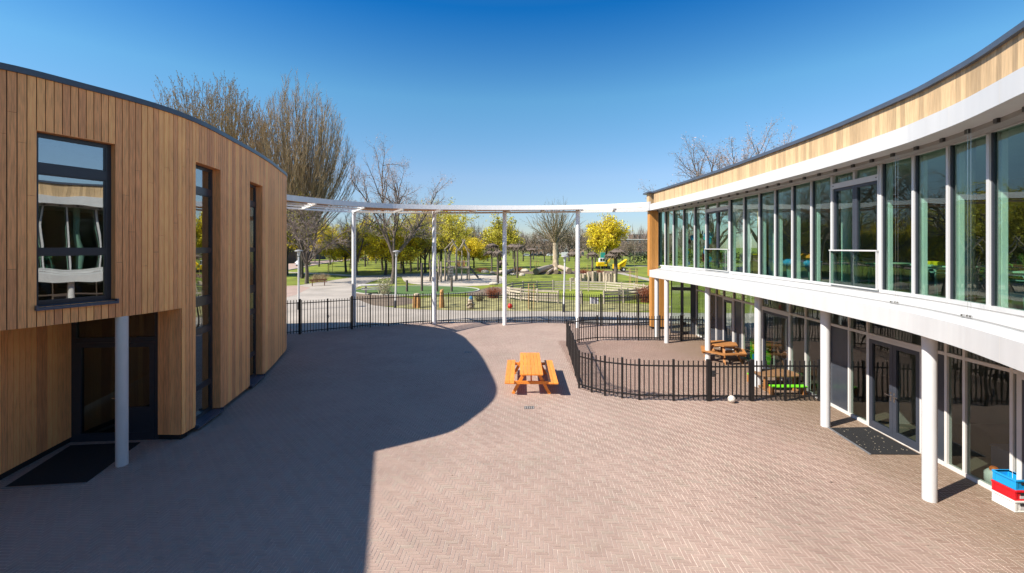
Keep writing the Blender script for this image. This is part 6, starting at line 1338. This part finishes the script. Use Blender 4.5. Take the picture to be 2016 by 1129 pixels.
# cars
M['car_glass'] = pm('car windows', (0.02, 0.024, 0.028), 0.06); M['light_red'] = pm('tail lamp', (0.4, 0.01, 0.01), 0.3)
def car(px, Y, label, col, rz=0.0, van=False):
    o = thing('parked_car', label, 'car', ((px - CX) * Y / F, Y, 0.0), rz); m_ = pm('car paint ' + label[:8], col, 0.25); t = MB()
    pr = [(-2.1, 0.3), (2.1, 0.3), (2.15, 0.75), (1.35, 0.95), (0.75, 1.42), (-1.2, 1.46), (-1.95, 1.0), (-2.12, 0.75)] if not van else [(-2.4, 0.3), (2.4, 0.3), (2.42, 0.95), (1.9, 1.2), (1.4, 2.1), (-2.4, 2.15)]
    n = len(pr); L_ = [(x_, -0.85, z_) for x_, z_ in pr] + [(x_, 0.85, z_) for x_, z_ in pr]
    t.mesh(L_, [tuple(range(n)), tuple(range(n, 2 * n))[::-1]] + [(i, n + i, n + (i + 1) % n, (i + 1) % n) for i in range(n)]); t.build('body', m_, o, bevel=0.06)
    t = MB()
    for sy in (-0.862, 0.862):
        P = [(-1.5, 0.98), (1.15, 0.96), (0.68, 1.34), (-1.1, 1.37)] if not van else [(0.6, 1.2), (1.75, 1.2), (1.35, 1.9), (0.6, 1.95)]
        t.face([(x_, sy, z_) for x_, z_ in P][:: (1 if sy < 0 else -1)])
    t.build('window', M['car_glass'], o)
    for sy in (-0.8, 0.8):
        for X in (-1.3, 1.3): t = MB(); t.tube([(X, sy - 0.1, 0.32), (X, sy + 0.1, 0.32)], 0.32, 14); w_ = t.build('wheel', M['tyre'], o, smooth=40); t = MB(); t.tube([(X, sy - 0.11, 0.32), (X, sy + 0.11, 0.32)], 0.18, 10); t.build('rim', M['chrome'], w_, smooth=40)
    for sy in (-0.62, 0.62): t = MB(); t.box(-2.12 if not van else -2.41, sy, 0.78, 0.06, 0.3, 0.16); t.build('tail_lamp', M['light_red'], o)
car(669, 152, 'dark green car on the pink street beyond the lawn', (0.012, 0.06, 0.055), 0.25); car(597, 112, 'silver car on the street seen between the left trees', (0.45, 0.46, 0.48), 1.35); car(703, 190, 'dark red car far up the street', (0.12, 0.03, 0.03), 1.2)
car(1037, 225, 'silver car parked behind the single parasol', (0.5, 0.52, 0.55), 0.1); car(1066, 226, 'black car parked left of the plane tree', (0.01, 0.012, 0.018), 0.05); car(1084, 228, 'white hatchback parked just left of the plane trunk', (0.6, 0.62, 0.63), 0.0); car(1115, 222, 'white delivery van parked right of the plane tree', (0.65, 0.66, 0.66), 0.0, True); car(1052, 230, 'dark blue car parked between the silver and black cars', (0.015, 0.03, 0.07), 0.0); car(728, 215, 'teal van far up the street among the trees', (0.02, 0.18, 0.22), 1.0, True)

# houses
M['brick'] = pm('brown brick', (0.24, 0.15, 0.10), 0.9, var=0.1, noise=(1.5, 0.12)); M['brick_pink'] = pm('pink brick', (0.42, 0.28, 0.21), 0.9, noise=(1.5, 0.1)); M['brick_dark'] = pm('dark brick', (0.12, 0.09, 0.08), 0.9, noise=(1.5, 0.15)); M['tile'] = pm('dark roof tiles', (0.075, 0.06, 0.055), 0.8, noise=(2, 0.2))
def house(px0, px1, Y, h, depth, label, wall, nx, ny, flat=True, rz=0.0, roofm='white', cat='house'):
    x0, x1 = (px0 - CX) * Y / F, (px1 - CX) * Y / F; w_ = x1 - x0; o = thing('house', label, cat, ((x0 + x1) / 2, Y, -0.05), rz); t = MB(); t.box(0, depth / 2, h / 2, w_, depth, h); t.build('wall', M[wall], o)
    t = MB()
    if flat: t.box(0, depth / 2, h + 0.2, w_ + 0.5, depth + 0.5, 0.45)
    else: t.mesh([(-w_ / 2 - 0.3, -0.4, h), (w_ / 2 + 0.3, -0.4, h), (w_ / 2 + 0.3, depth + 0.4, h), (-w_ / 2 - 0.3, depth + 0.4, h), (-w_ / 2 - 0.3, depth / 2, h + depth * 0.42), (w_ / 2 + 0.3, depth / 2, h + depth * 0.42)], [(0, 1, 5, 4), (2, 3, 4, 5), (0, 4, 3), (1, 2, 5), (3, 2, 1, 0)])
    t.build('roof', M[roofm], o); sh = h / ny
    for i in range(nx):
        for j in range(ny):
            cx_ = -w_ / 2 + w_ * (i + 0.5) / nx; cz = sh * (j + 0.55); t = MB(); ww, wh = w_ / nx * 0.58, sh * 0.5; t.box(cx_, -0.02, cz, ww, 0.1, wh); wn = t.build('window', M['white'], o); t = MB()
            for s_ in (-1, 1): t.box(cx_ + s_ * ww * 0.235, -0.055, cz, ww * 0.40, 0.06, wh * 0.84)
            t.build('pane', M['win'], wn)
    return o
house(1046, 1090, 245, 8.6, 10, 'brown brick flats behind the parked cars left of the plane tree', 'brick', 6, 3, cat='flats'); house(1122, 1150, 235, 6.2, 9, 'pink brick house right of the plane tree', 'brick_pink', 4, 2, False, roofm='tile')
house(1218, 1292, 250, 9.0, 10, 'long low flats with a white roof edge right of the yellow tree', 'brick_dark', 10, 3, cat='flats'); house(1245, 1330, 330, 14.5, 10, 'higher flats far behind with pale top storey', 'brick', 9, 4, cat='flats'); house(1096, 1118, 300, 9.0, 9, 'white rendered house seen just behind the plane tree', 'white', 3, 2, False, roofm='tile')
for k, (px0, px1, Y, lab) in enumerate(((525, 556, 128, 'dark brick terraced house nearest the larch wing across the street'), (560, 590, 148, 'second dark brick terraced house across the street'), (596, 622, 172, 'third dark brick terraced house behind the dark bare tree'), (628, 652, 205, 'fourth terraced house at the bend of the street'))): house(px0, px1, Y, 5.2, 9, lab, 'brick_dark', 4, 2, False, roofm='tile')
house(655, 700, 290, 5.8, 9, 'long white rendered houses at the end of the street', 'white', 6, 2, False, roofm='tile')
